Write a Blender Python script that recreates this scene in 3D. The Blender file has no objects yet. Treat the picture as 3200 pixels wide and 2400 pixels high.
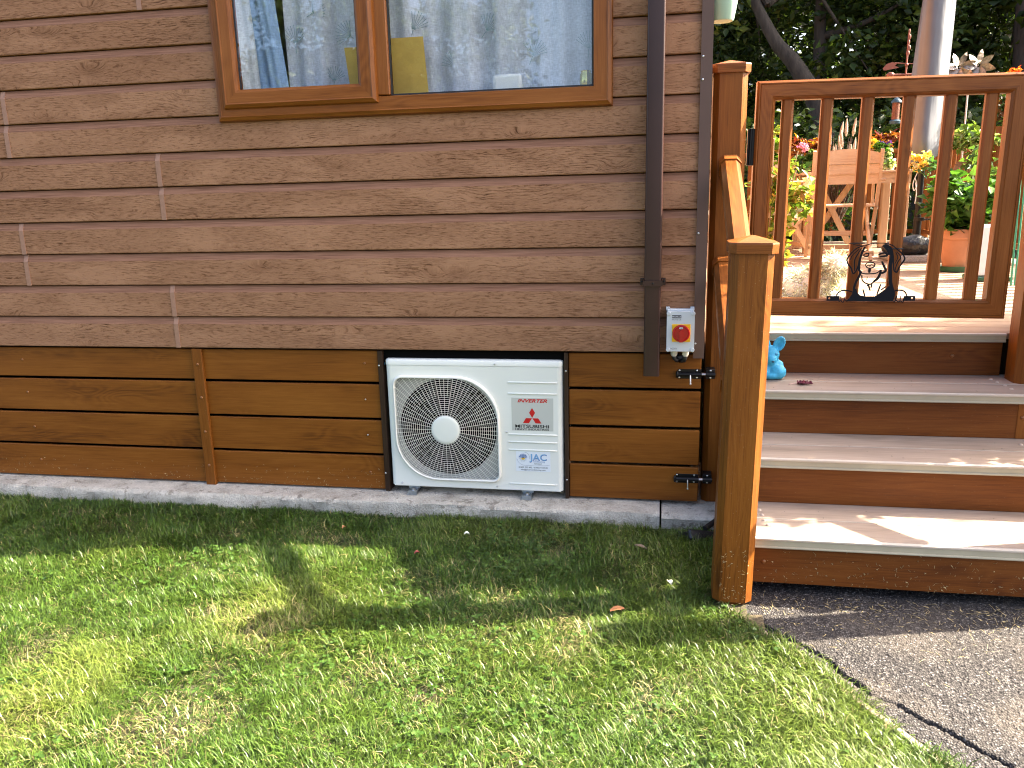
import bpy, bmesh, math, random
import numpy as np
from mathutils import Vector, Matrix

R = math.radians
rng = np.random.default_rng(7)
random.seed(7)
SC = bpy.context.scene
COL = SC.collection

# ------------------------------------------------------------------ camera
YAW, PITCH, ROLL, FPX = 0.185, 0.229, -0.025, 2540.8
fw = Vector((-math.sin(YAW) * math.cos(PITCH), math.cos(YAW) * math.cos(PITCH), -math.sin(PITCH)))
rt = Vector((math.cos(YAW), math.sin(YAW), 0.0))
up = rt.cross(fw)
r2 = rt * math.cos(ROLL) + up * math.sin(ROLL)
u2 = -rt * math.sin(ROLL) + up * math.cos(ROLL)
cd = bpy.data.cameras.new('camera')
cam = bpy.data.objects.new('camera', cd)
COL.objects.link(cam)
M = Matrix((r2, u2, -fw)).transposed().to_4x4()
M.translation = Vector((1.185, -3.32, 0.647))
cam.matrix_world = M
cd.sensor_fit = 'HORIZONTAL'
cd.sensor_width = 36.0
cd.lens = FPX * 36.0 / 3200.0
cd.clip_start = 0.05
cd.clip_end = 500.0
SC.camera = cam

# ------------------------------------------------------------------ sky and sun
SUN_AZ, SUN_EL = R(15.0), R(37.0)
world = bpy.data.worlds.new('World')
SC.world = world
world.use_nodes = True
wn = world.node_tree
bg = wn.nodes['Background']
sky = wn.nodes.new('ShaderNodeTexSky')
sky.sky_type = 'NISHITA'
sky.sun_disc = False
sky.sun_elevation = SUN_EL
sky.sun_rotation = math.pi / 2 - SUN_AZ
sky.air_density = 0.75
sky.dust_density = 6.0
sky.ozone_density = 0.4
wn.links.new(sky.outputs[0], bg.inputs[0])
bg.inputs[1].default_value = 0.072
sd = bpy.data.lights.new('sun', 'SUN')
sd.energy = 3.5
sd.angle = R(0.6)
sd.color = (1.0, 0.88, 0.70)
sun = bpy.data.objects.new('sun', sd)
COL.objects.link(sun)
sdir = Vector((math.cos(SUN_AZ) * math.cos(SUN_EL), math.sin(SUN_AZ) * math.cos(SUN_EL), math.sin(SUN_EL)))
sun.rotation_euler = (-sdir).to_track_quat('-Z', 'Y').to_euler()
sun.location = sdir * 20
SC.view_settings.view_transform = 'Standard'
SC.view_settings.look = 'None'
SC.view_settings.gamma = 1.0
SC.view_settings.use_curve_mapping = False
SC.view_settings.exposure = 3.45
SC.cycles.max_bounces = 8
SC.cycles.transparent_max_bounces = 16
SC.cycles.use_denoising = True
SC.cycles.filter_width = 1.1
SC.cycles.caustics_reflective = False
SC.cycles.caustics_refractive = False
SC.cycles.use_adaptive_sampling = False

# ------------------------------------------------------------------ mesh helpers
class MB:
    def __init__(s):
        s.v = []; s.f = []
    def add(s, vs, fs):
        o = len(s.v)
        s.v.extend([tuple(p) for p in vs]); s.f.extend([tuple(i + o for i in f) for f in fs])
        return s
    def box(s, x0, x1, y0, y1, z0, z1, b=0.0):
        if b <= 0:
            return s.add([(x, y, z) for x in (x0, x1) for y in (y0, y1) for z in (z0, z1)],
                         [(0, 1, 3, 2), (4, 6, 7, 5), (0, 4, 5, 1), (2, 3, 7, 6), (0, 2, 6, 4), (1, 5, 7, 3)])
        c = ((x0 + x1) / 2, (y0 + y1) / 2, (z0 + z1) / 2); h = ((x1 - x0) / 2, (y1 - y0) / 2, (z1 - z0) / 2)
        vs = []; idx = {}
        for sx in (-1, 1):
            for sy in (-1, 1):
                for sz in (-1, 1):
                    for a in range(3):
                        sg = (sx, sy, sz)
                        idx[(sx, sy, sz, a)] = len(vs)
                        vs.append(tuple(c[k] + sg[k] * (h[k] - (0 if k == a else b)) for k in range(3)))
        fs = []
        for a in range(3):
            o1, o2 = (a + 1) % 3, (a + 2) % 3
            for sg in (-1, 1):
                q = []
                for p1, p2 in ((-1, -1), (1, -1), (1, 1), (-1, 1)):
                    k = [0, 0, 0]; k[a] = sg; k[o1] = p1; k[o2] = p2
                    q.append(idx[(k[0], k[1], k[2], a)])
                fs.append(q if sg > 0 else q[::-1])
        for a in range(3):
            o1, o2 = (a + 1) % 3, (a + 2) % 3
            for p1 in (-1, 1):
                for p2 in (-1, 1):
                    def g(t, ax):
                        k = [0, 0, 0]; k[a] = t; k[o1] = p1; k[o2] = p2
                        return idx[(k[0], k[1], k[2], ax)]
                    q = [g(-1, o1), g(1, o1), g(1, o2), g(-1, o2)]
                    fs.append(q if p1 * p2 < 0 else q[::-1])
        for sx in (-1, 1):
            for sy in (-1, 1):
                for sz in (-1, 1):
                    t = [idx[(sx, sy, sz, a)] for a in range(3)]
                    fs.append(t if sx * sy * sz > 0 else t[::-1])
        return s.add(vs, fs)
    def tube(s, pts, r, n=8, caps=True, squash=None):
        pts = [Vector(p) for p in pts]
        rs = r if isinstance(r, (list, tuple)) else [r] * len(pts)
        vs = []; up0 = None
        for i, p in enumerate(pts):
            d = (pts[min(i + 1, len(pts) - 1)] - pts[max(i - 1, 0)])
            d = d.normalized() if d.length > 1e-9 else Vector((0, 0, 1))
            if up0 is None:
                up0 = Vector((0, 0, 1)) if abs(d.z) < 0.9 else Vector((1, 0, 0))
            a = d.cross(up0)
            a = a.normalized() if a.length > 1e-6 else Vector((1, 0, 0))
            b = a.cross(d).normalized(); up0 = b
            for k in range(n):
                t = 2 * math.pi * (k + .5) / n
                q = p + a * (rs[i] * math.cos(t)) + b * (rs[i] * math.sin(t) * (squash or 1))
                vs.append(tuple(q))
        fs = []
        for i in range(len(pts) - 1):
            for k in range(n):
                k2 = (k + 1) % n
                fs.append((i * n + k, i * n + k2, (i + 1) * n + k2, (i + 1) * n + k))
        if caps:
            fs.append(tuple(range(n))[::-1]); fs.append(tuple((len(pts) - 1) * n + k for k in range(n)))
        return s.add(vs, fs)
    def cyl(s, p0, p1, r0, r1=None, n=12):
        return s.tube([p0, p1], [r0, r0 if r1 is None else r1], n)
    def lathe(s, prof, c=(0, 0, 0), n=20, axis='z', sx=1, sy=1):
        vs = []
        for r, z in prof:
            for k in range(n):
                t = 2 * math.pi * k / n
                a, b = r * math.cos(t) * sx, r * math.sin(t) * sy
                if axis == 'z': vs.append((c[0] + a, c[1] + b, c[2] + z))
                elif axis == 'y': vs.append((c[0] + a, c[1] + z, c[2] + b))
                else: vs.append((c[0] + z, c[1] + a, c[2] + b))
        fs = []
        for i in range(len(prof) - 1):
            for k in range(n):
                k2 = (k + 1) % n
                q = (i * n + k, i * n + k2, (i + 1) * n + k2, (i + 1) * n + k)
                fs.append(q if axis != 'y' else q[::-1])
        if prof[0][0] > 1e-6: fs.append(tuple(range(n))[::-1] if axis != 'y' else tuple(range(n)))
        if prof[-1][0] > 1e-6:
            l = tuple((len(prof) - 1) * n + k for k in range(n)); fs.append(l if axis != 'y' else l[::-1])
        return s.add(vs, fs)
    def sph(s, c, r, nu=12, nv=8, rot=None):
        r = r if isinstance(r, (list, tuple)) else (r, r, r)
        vs = []; fs = []
        for j in range(nv + 1):
            ph = math.pi * j / nv
            for i in range(nu):
                th = 2 * math.pi * i / nu
                p = Vector((r[0] * math.sin(ph) * math.cos(th), r[1] * math.sin(ph) * math.sin(th), r[2] * math.cos(ph)))
                if rot is not None: p = rot @ p
                vs.append((c[0] + p.x, c[1] + p.y, c[2] + p.z))
        for j in range(nv):
            for i in range(nu):
                i2 = (i + 1) % nu
                fs.append((j * nu + i, (j + 1) * nu + i, (j + 1) * nu + i2, j * nu + i2))
        return s.add(vs, fs)
    def extr(s, poly, axis, a0, a1):
        # poly: list of 2d points in the plane normal to axis ('x': (y,z), 'y': (x,z), 'z': (x,y))
        def P(q, a):
            return (a, q[0], q[1]) if axis == 'x' else (q[0], a, q[1]) if axis == 'y' else (q[0], q[1], a)
        n = len(poly)
        vs = [P(q, a0) for q in poly] + [P(q, a1) for q in poly]
        fs = [(i, (i + 1) % n, n + (i + 1) % n, n + i) for i in range(n)]
        fs += [tuple(range(n))[::-1], tuple(range(n, 2 * n))]
        return s.add(vs, fs)
    def dome(s, c, r, h, n=12, axis='y', sgn=-1):
        prof = [(r, 0.0), (r * .93, h * .45), (r * .7, h * .8), (r * .35, h * .97), (0.0, h)]
        return s.lathe([(a, b * sgn) for a, b in prof], c, n, axis)
    def member(s, x0, x1, z0, z1, prof, side):
        # one mitred side of a rectangular frame in the xz plane; prof = [(inset, y)] closed loop
        def C(d):
            return [(x0 + d, z0 + d), (x1 - d, z0 + d), (x1 - d, z1 - d), (x0 + d, z1 - d)]
        k = {'bottom': 0, 'right': 1, 'top': 2, 'left': 3}[side]
        vs = []
        for d, y in prof:
            c = C(d); a, b = c[k], c[(k + 1) % 4]
            vs += [(a[0], y, a[1]), (b[0], y, b[1])]
        n = len(prof)
        fs = [(2 * i, 2 * ((i + 1) % n), 2 * ((i + 1) % n) + 1, 2 * i + 1) for i in range(n)]
        fs += [tuple(2 * i for i in range(n))[::-1], tuple(2 * i + 1 for i in range(n))]
        return s.add(vs, fs)
    def build(s, name, mat, parent=None, smooth=None, local=False, fix=True):
        v = s.v
        if parent is not None and not local:
            o = Vector((0, 0, 0)); q = parent
            while q is not None:
                o += q.location; q = q.parent
            v = [(p[0] - o.x, p[1] - o.y, p[2] - o.z) for p in v]
        me = bpy.data.meshes.new(name)
        me.from_pydata(v, [], s.f)
        if fix:
            bm = bmesh.new(); bm.from_mesh(me)
            bmesh.ops.remove_doubles(bm, verts=bm.verts, dist=1e-6)
            bmesh.ops.recalc_face_normals(bm, faces=bm.faces); bm.to_mesh(me); bm.free()
        if smooth:
            me.shade_smooth()
            me.set_sharp_from_angle(angle=R(smooth))
        me.materials.append(mat)
        ob = bpy.data.objects.new(name, me)
        COL.objects.link(ob)
        if parent is not None: ob.parent = parent
        return ob

def tag(o, label=None, cat=None, group=None, kind=None):
    if label: o['label'] = label
    if cat: o['category'] = cat
    if group: o['group'] = group
    if kind: o['kind'] = kind
    return o
def thing(name, label, cat, loc=(0, 0, 0), rz=0.0, group=None):
    o = bpy.data.objects.new(name, None); COL.objects.link(o)
    o.empty_display_size = 0.1
    o.location = loc; o.rotation_euler = (0, 0, rz)
    return tag(o, label, cat, group)
def copy_tree(o, parent=None):
    c = o.copy(); COL.objects.link(c); c.parent = parent
    for ch in list(o.children): copy_tree(ch, c)
    return c
def np_mesh(name, V, F, mat, parent=None, col=None, smooth=False):
    """V (n,3), F list of arrays of equal-size faces"""
    me = bpy.data.meshes.new(name)
    me.vertices.add(len(V)); me.vertices.foreach_set('co', np.ascontiguousarray(V, np.float32).ravel())
    loops = np.concatenate([f.ravel() for f in F]).astype(np.int32)
    sizes = np.concatenate([np.full(len(f), f.shape[1]) for f in F]).astype(np.int32)
    starts = np.concatenate([[0], np.cumsum(sizes)[:-1]]).astype(np.int32)
    me.loops.add(len(loops)); me.loops.foreach_set('vertex_index', loops)
    me.polygons.add(len(sizes)); me.polygons.foreach_set('loop_start', starts); me.polygons.foreach_set('loop_total', sizes)
    me.update(calc_edges=True)
    if col is not None:
        a = me.attributes.new('Col', 'FLOAT_COLOR', 'POINT')
        c4 = np.ones((len(V), 4), np.float32); c4[:, :3] = col
        a.data.foreach_set('color', c4.ravel())
    if smooth: me.shade_smooth()
    me.materials.append(mat)
    ob = bpy.data.objects.new(name, me); COL.objects.link(ob)
    if parent is not None: ob.parent = parent
    return ob
_tab = rng.random((256, 256))
def vnoise(x, y, sc, seed=0):
    x = np.asarray(x) * sc + seed * 17.3; y = np.asarray(y) * sc + seed * 9.1
    xi = np.floor(x).astype(int); yi = np.floor(y).astype(int); fx = x - xi; fy = y - yi
    fx = fx * fx * (3 - 2 * fx); fy = fy * fy * (3 - 2 * fy)
    t = lambda a, b: _tab[a % 256, b % 256]
    return (t(xi, yi) * (1 - fx) + t(xi + 1, yi) * fx) * (1 - fy) + (t(xi, yi + 1) * (1 - fx) + t(xi + 1, yi + 1) * fx) * fy
def smoothpath(pts, k=4):
    P = [Vector(p) for p in pts]; out = []
    for i in range(len(P) - 1):
        a, b, c, d = P[max(i - 1, 0)], P[i], P[i + 1], P[min(i + 2, len(P) - 1)]
        for j in range(k):
            t = j / k
            out.append(0.5 * ((2 * b) + (c - a) * t + (2 * a - 5 * b + 4 * c - d) * t * t + (3 * b - a - 3 * c + d) * t ** 3))
    out.append(P[-1]); return out

# ------------------------------------------------------------------ material helpers
class NT:
    def __init__(s, name):
        s.m = bpy.data.materials.new(name); s.m.use_nodes = True
        s.t = s.m.node_tree; s.b = s.t.nodes['Principled BSDF']; s.out = s.t.nodes['Material Output']
    def n(s, kind, **kw):
        x = s.t.nodes.new(kind)
        for k, v in kw.items(): setattr(x, k, v)
        return x
    def set(s, sock, v):
        if isinstance(v, bpy.types.NodeSocket): s.t.links.new(v, sock)
        else:
            if isinstance(v, (tuple, list)) and len(v) == 3 and sock.type == 'RGBA': v = (*v, 1)
            sock.default_value = v
    def P(s, **kw):
        for k, v in kw.items(): s.set(s.b.inputs[k.replace('_', ' ')], v)
        return s
    def obj(s): return s.n('ShaderNodeTexCoord').outputs['Object']
    def rnd(s): return s.n('ShaderNodeObjectInfo').outputs['Random']
    def attr(s, name='Col'):
        return s.n('ShaderNodeAttribute', attribute_name=name).outputs['Color']
    def map(s, vec, scale=(1, 1, 1), loc=(0, 0, 0)):
        x = s.n('ShaderNodeMapping'); s.set(x.inputs['Vector'], vec); s.set(x.inputs['Scale'], scale); s.set(x.inputs['Location'], loc)
        return x.outputs[0]
    def noise(s, vec, scale=5, detail=3, rough=.5, dist=0.0):
        x = s.n('ShaderNodeTexNoise'); s.set(x.inputs['Vector'], vec); s.set(x.inputs['Scale'], scale)
        s.set(x.inputs['Detail'], detail); s.set(x.inputs['Roughness'], rough); s.set(x.inputs['Distortion'], dist)
        return x.outputs['Fac']
    def voro(s, vec, scale=5, feature='F1', out='Distance', rand=1.0):
        x = s.n('ShaderNodeTexVoronoi', feature=feature); s.set(x.inputs['Vector'], vec); s.set(x.inputs['Scale'], scale); s.set(x.inputs['Randomness'], rand)
        return x.outputs[out]
    def ma(s, op, a, b=0.0, c=0.0, clamp=False):
        x = s.n('ShaderNodeMath', operation=op, use_clamp=clamp); s.set(x.inputs[0], a); s.set(x.inputs[1], b)
        if op in ('MULTIPLY_ADD',): s.set(x.inputs[2], c)
        return x.outputs[0]
    def vadd(s, a, b):
        x = s.n('ShaderNodeVectorMath', operation='ADD'); s.set(x.inputs[0], a); s.set(x.inputs[1], b); return x.outputs[0]
    def comb(s, a, b, c):
        x = s.n('ShaderNodeCombineXYZ'); s.set(x.inputs[0], a); s.set(x.inputs[1], b); s.set(x.inputs[2], c); return x.outputs[0]
    def sep(s, v):
        x = s.n('ShaderNodeSeparateXYZ'); s.set(x.inputs[0], v); return x.outputs
    def ramp(s, fac, stops, interp='LINEAR'):
        x = s.n('ShaderNodeValToRGB'); s.set(x.inputs[0], fac); e = x.color_ramp; e.interpolation = interp
        while len(e.elements) < len(stops): e.elements.new(0.5)
        for el, (p, c) in zip(e.elements, stops):
            el.position = p; el.color = (*c, 1) if isinstance(c, tuple) else (c, c, c, 1)
        return x.outputs[0]
    def mix(s, fac, a, b, mode='MIX'):
        x = s.n('ShaderNodeMix', data_type='RGBA', blend_type=mode)
        s.set(x.inputs[0], fac); s.set(x.inputs[6], a); s.set(x.inputs[7], b); return x.outputs[2]
    def sstep(s, v, a, b):
        x = s.n('ShaderNodeMapRange', interpolation_type='SMOOTHSTEP'); s.set(x.inputs[0], v); s.set(x.inputs[1], a); s.set(x.inputs[2], b)
        return x.outputs[0]
    def bump(s, h, strength=.3, dist=.01, normal=None):
        x = s.n('ShaderNodeBump'); s.set(x.inputs['Height'], h); s.set(x.inputs['Strength'], strength); s.set(x.inputs['Distance'], dist)
        if normal is not None: s.set(x.inputs['Normal'], normal)
        s.set(s.b.inputs['Normal'], x.outputs[0]); return x.outputs[0]

def plain(name, col, rough=.5, metal=0.0, spec=.5, var=0.0, vscale=30, bump=0.0, bscale=200, bdist=.001):
    n = NT(name); c = n.obj()
    if var > 0:
        f = n.noise(c, vscale, 4, .6)
        lo = tuple(x * (1 - var) for x in col); hi = tuple(min(1, x * (1 + var)) for x in col)
        n.P(Base_Color=n.ramp(f, [(.3, lo), (.7, hi)]))
    else: n.P(Base_Color=col)
    n.P(Roughness=rough, Metallic=metal); n.b.inputs['Specular IOR Level'].default_value = spec
    if bump > 0: n.bump(n.noise(c, bscale, 3, .6), bump, bdist)
    return n.m

def axvec(n, c, axis, along, across):
    sc = [across] * 3; sc['xyz'.index(axis)] = along
    return n.map(c, tuple(sc))
def oak(name, axis, dark, mid, light, ring=1.0, rough=.38, fine=1.0, spots=0.0, spec=.22):
    """wood-foil: stretched grain along `axis`, cathedral rings, knots"""
    n = NT(name)
    r = n.rnd()
    c = n.vadd(n.obj(), n.comb(n.ma('MULTIPLY', r, 37.0), n.ma('MULTIPLY', r, 53.0), n.ma('MULTIPLY', r, 71.0)))
    low = n.noise(axvec(n, c, axis, 1.3, 6.0), 1.0, 2, .45, .4)
    kv = n.voro(axvec(n, c, axis, 2.6, 6.5), 1.0)
    knot = n.sstep(kv, .20, .02)
    low2 = n.ma('ADD', low, n.ma('MULTIPLY', n.sstep(kv, .42, .0), .16))
    ringv = n.ma('SINE', n.ma('MULTIPLY', low2, 120.0 * ring))
    ringm = n.ma('MULTIPLY', n.ma('ADD', n.ma('MULTIPLY', ringv, .5), .5), n.sstep(n.noise(axvec(n, c, axis, 1.1, 4.5), 1.0, 2), .45, .62))
    fg = n.noise(axvec(n, c, axis, 9.0, 420.0), 1.0, 3, .6)
    fg2 = n.noise(axvec(n, c, axis, 3.0, 90.0), 1.0, 3, .55)
    tone = n.noise(axvec(n, c, axis, 1.6, 9.0), 1.0, 3, .5)
    v = n.ma('ADD', n.ma('MULTIPLY', tone, .55), n.ma('MULTIPLY', fg2, .35))
    v = n.ma('ADD', v, n.ma('MULTIPLY', n.ma('SUBTRACT', fg, .5), .55 * fine))
    v = n.ma('SUBTRACT', v, n.ma('MULTIPLY', ringm, .11))
    v = n.ma('SUBTRACT', v, n.ma('MULTIPLY', knot, .11))
    colr = n.ramp(v, [(.16, dark), (.42, mid), (.72, light)])
    if spots > 0:
        z = n.sep(n.obj())[2]
        sp = n.sstep(n.noise(n.obj(), 260, 2, .5), .70, .76)
        colr = n.mix(n.ma('MULTIPLY', sp, spots), colr, (.45, .36, .22))
    n.P(Base_Color=colr, Roughness=n.ma('ADD', n.ma('MULTIPLY', fg2, .2), rough - .1))
    n.b.inputs['Specular IOR Level'].default_value = spec
    n.bump(n.ma('ADD', fg, n.ma('MULTIPLY', ringm, .4)), .22, .0012)
    return n.m
def cladding_mat(name):
    n = NT(name)
    r = n.rnd()
    c0 = n.obj()
    c = n.vadd(c0, n.comb(n.ma('MULTIPLY', r, 31.0), n.ma('MULTIPLY', r, 17.0), n.ma('MULTIPLY', r, 43.0)))
    # domain bent round knots so that the fibres flow past them
    kv = n.voro(axvec(n, c, 'x', 3.0, 8.0), 1.0)
    kz = n.sstep(kv, .30, .0)
    low = n.noise(axvec(n, c, 'x', 2.2, 9.0), 1.0, 2, .5, .5)
    wob = n.noise(axvec(n, c, 'x', 45, 130), 1.0, 3, .6)
    q = n.sep(c)
    zb = n.ma('ADD', q[2], n.ma('MULTIPLY', n.ma('ADD', low, n.ma('MULTIPLY', kz, .35)), .085))
    cb = n.comb(q[0], q[1], zb)
    fibre = n.noise(axvec(n, cb, 'x', 30.0, 250.0), 1.0, 4, .65, .3)
    fine = n.noise(axvec(n, cb, 'x', 90.0, 700.0), 1.0, 2, .5)
    saw = n.noise(axvec(n, c, 'z', 45.0, 420.0), 1.0, 2, .5)
    sawm = n.sstep(n.noise(axvec(n, c, 'x', 2.6, 6.0), 1.0, 2), .54, .66)
    ring = n.ma('SINE', n.ma('ADD', n.ma('MULTIPLY', zb, 620.0), n.ma('MULTIPLY', wob, 5.5)))
    ringm = n.sstep(n.noise(axvec(n, c, 'x', 1.8, 5.0), 1.0, 2), .44, .62)
    crack = n.ma('MULTIPLY', n.sstep(ring, .45, .98), n.ma('MULTIPLY', ringm, n.sstep(n.noise(axvec(n, c, 'x', 22, 60), 1.0, 2), .40, .58)))
    groove = n.sstep(fibre, .45, .36)
    h = n.ma('ADD', n.ma('MULTIPLY', fibre, .8), n.ma('MULTIPLY', fine, .4))
    h = n.ma('ADD', h, n.ma('MULTIPLY', n.ma('MULTIPLY', saw, sawm), .45))
    h = n.ma('SUBTRACT', h, n.ma('MULTIPLY', crack, .34))
    h = n.ma('SUBTRACT', h, n.ma('MULTIPLY', groove, .24))
    h = n.ma('SUBTRACT', h, n.ma('MULTIPLY', n.ma('MULTIPLY', kz, wob), .42))
    smoothm = n.attr('face')          # 1 on the embossed face, 0 on the smooth sloped shoulder
    v = n.ma('ADD', n.ma('MULTIPLY', h, .62), n.ma('MULTIPLY', n.noise(axvec(n, c, 'x', 2.0, 8.0), 1.0, 2), .34))
    face = n.ramp(v, [(.12, (.088, .037, .017)), (.30, (.182, .084, .041)), (.46, (.268, .132, .070)), (.66, (.37, .193, .107))])
    sh = n.ramp(n.noise(axvec(n, c, 'x', 6.0, 190.0), 1.0, 3, .6), [(.30, (.165, .077, .046)), (.50, (.240, .118, .073)), (.74, (.315, .163, .102))])  # sky tint put into the shoulder colour, mauver than the face
    n.P(Base_Color=n.mix(n.sep(smoothm)[0], sh, face), Roughness=.75)
    n.b.inputs['Specular IOR Level'].default_value = .12
    hh = n.ma('MULTIPLY', h, n.ma('MULTIPLY_ADD', n.sep(smoothm)[0], .85, .15))
    n.bump(hh, .9, .0026)
    return n.m

# ------------------------------------------------------------------ materials
CLAD = cladding_mat('embossed_cladding')
GD, GM, GL = (0.08316, 0.02402, 0.003234), (0.1894, 0.06006, 0.00693), (0.268, 0.09702, 0.01386)
OAKX = oak('golden_oak_horizontal', 'x', GD, GM, GL, rough=.45, spots=.25)
PD, PM, PL = (0.07192, 0.0203, 0.003016), (0.174, 0.05452, 0.00696), (0.2494, 0.08816, 0.01334)
OAKZ = oak('golden_oak_vertical', 'z', PD, PM, PL, rough=.42)
OAKZs = oak('golden_oak_dusty_vertical', 'z', PD, PM, PL, rough=.44, spots=.45)
RD, RM, RL = (0.07888, 0.02134, 0.00464), (0.1902, 0.05939, 0.01206), (0.2784, 0.1002, 0.02413)
REDX = oak('red_oak_horizontal', 'x', RD, RM, RL, rough=.36)
REDZ = oak('red_oak_vertical', 'z', RD, RM, RL, rough=.36)
REDY = oak('red_oak_lengthwise', 'y', RD, RM, RL, rough=.36)
BRD, BRM, BRL = (0.0578, 0.01423, 0.002668), (0.1378, 0.04001, 0.00578), (0.1956, 0.0658, 0.01156)
RISX = oak('riser_oak', 'x', BRD, BRM, BRL, rough=.5, spots=.25)
DARKZ = oak('dark_oak_vertical', 'z', (.012, .006, .003), (.035, .018, .010), (.06, .033, .018), rough=.5)
WINX = oak('window_oak_horizontal', 'x', (.12, .034, .006), (.225, .072, .0135), (.305, .112, .026), rough=.34, ring=.6)
WINZ = oak('window_oak_vertical', 'z', (.12, .034, .006), (.225, .072, .0135), (.305, .112, .026), rough=.34, ring=.6)
TREAD = oak('composite_tread', 'x', (.215, .162, .120), (.345, .270, .210), (.455, .362, .285), ring=.25, rough=.65, fine=1.0)
NOSE = plain('nosing_cream', (.36, .325, .235), .45, var=.07, vscale=14)
TREADLIP = plain('tread_edge', (.50, .435, .36), .5, var=.06, vscale=20)
DECKM = oak('deck_board', 'x', (.22, .15, .10), (.33, .24, .165), (.42, .32, .23), ring=.3, rough=.6, fine=.7)
BROWN = plain('brown_plastic', (.036, .016, .013), .32, spec=.35, var=.12, vscale=6, bump=.03, bscale=30)
TRIM = plain('brown_aluminium', (.10, .060, .047), .5, spec=.3, var=.06, vscale=4)
BLACK = plain('black_plastic', (.012, .012, .014), .4)
BLACKM = plain('black_metal', (.006, .006, .007), .35, spec=.3)
NAVY = plain('black_powder_coat', (.004, .006, .010), .6, spec=.15)
STEEL = plain('bright_steel', (.62, .63, .65), .28, metal=1.0)
ZINC = plain('zinc_plate', (.42, .45, .47), .45, metal=.9, var=.2, vscale=60)
WHITEM = plain('cream_white_metal', (.80, .80, .72), .45, var=.025, vscale=3)
WHITEG = plain('white_guard_wire', (.82, .80, .72), .4)
LABELG = plain('grey_label', (.56, .56, .50), .4)
WHITE = plain('white_print', (.80, .83, .86), .4)
REDP = plain('red_print', (.55, .008, .010), .4)
BLKP = plain('black_print', (.008, .008, .008), .5)
BLUEP = plain('blue_print', (.02, .10, .34), .5)
LBLUEP = plain('light_blue_print', (.22, .47, .72), .5)
YELP = plain('yellow_print', (.85, .52, .03), .5)
REDK = plain('red_knob', (.42, .006, .010), .25)
YELK = plain('yellow_plate', (.85, .48, .01), .35)
GREYB = plain('pale_grey_plastic', (.58, .63, .66), .35)
CREAMP = plain('cream_plastic', (.66, .64, .54), .4)
COPPER = plain('painted_screw_head', (.22, .085, .022), .32, var=.15, vscale=60)
DOMEB = plain('beige_screw_head', (.52, .42, .33), .35)
VOID = plain('dark_board', (.004, .004, .004), .95, spec=.05)
SOIL = plain('soil', (.12, .085, .05), .95, var=.4, vscale=30, bump=.8, bscale=120, bdist=.006)
ROOM = plain('room_wall', (.55, .52, .47), .8)

def concrete(name):
    n = NT(name); c = n.obj()
    a = n.noise(c, 9, 5, .6); b = n.noise(c, 110, 4, .65); s = n.voro(c, 150)
    z = n.sep(c)[2]
    base = n.ramp(n.ma('ADD', n.ma('MULTIPLY', a, .6), n.ma('MULTIPLY', b, .4)), [(.28, (.22, .195, .155)), (.44, (.41, .375, .315)), (.60, (.58, .54, .465)), (.75, (.70, .66, .58))])
    base = n.mix(n.ma('MULTIPLY', n.sstep(n.noise(c, 19, 4, .7), .54, .66), .8), base, (.20, .175, .14))
    n.P(Base_Color=base, Roughness=.92); n.b.inputs['Specular IOR Level'].default_value = .15
    n.bump(n.ma('ADD', b, n.ma('MULTIPLY', s, .6)), .8, .006)
    return n.m
CONC = concrete('rough_concrete')

def leafmat(name, trans=.35, rough=.5):
    n = NT(name); c = n.attr('Col')
    n.P(Base_Color=c, Roughness=rough); n.b.inputs['Specular IOR Level'].default_value = .3
    tr = n.n('ShaderNodeBsdfTranslucent'); n.set(tr.inputs[0], n.mix(1.0, c, (1.15, 1.2, .55), 'MULTIPLY'))
    mx = n.n('ShaderNodeMixShader'); mx.inputs[0].default_value = trans
    n.t.links.new(n.b.outputs[0], mx.inputs[1]); n.t.links.new(tr.outputs[0], mx.inputs[2]); n.t.links.new(mx.outputs[0], n.out.inputs[0])
    return n.m
GRASSM = leafmat('grass_blade', .15, .38)
LEAFM = leafmat('leaf', .35, .42)
FLOWM = leafmat('petal', .30, .6)
def bark(name, a, b):
    n = NT(name); c = n.obj()
    f = n.noise(n.map(c, (14, 14, 3)), 1, 5, .65)
    n.P(Base_Color=n.ramp(f, [(.3, a), (.7, b)]), Roughness=.9); n.bump(f, .9, .02); return n.m
BARK = bark('bark', (.016, .012, .009), (.06, .047, .036))

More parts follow.
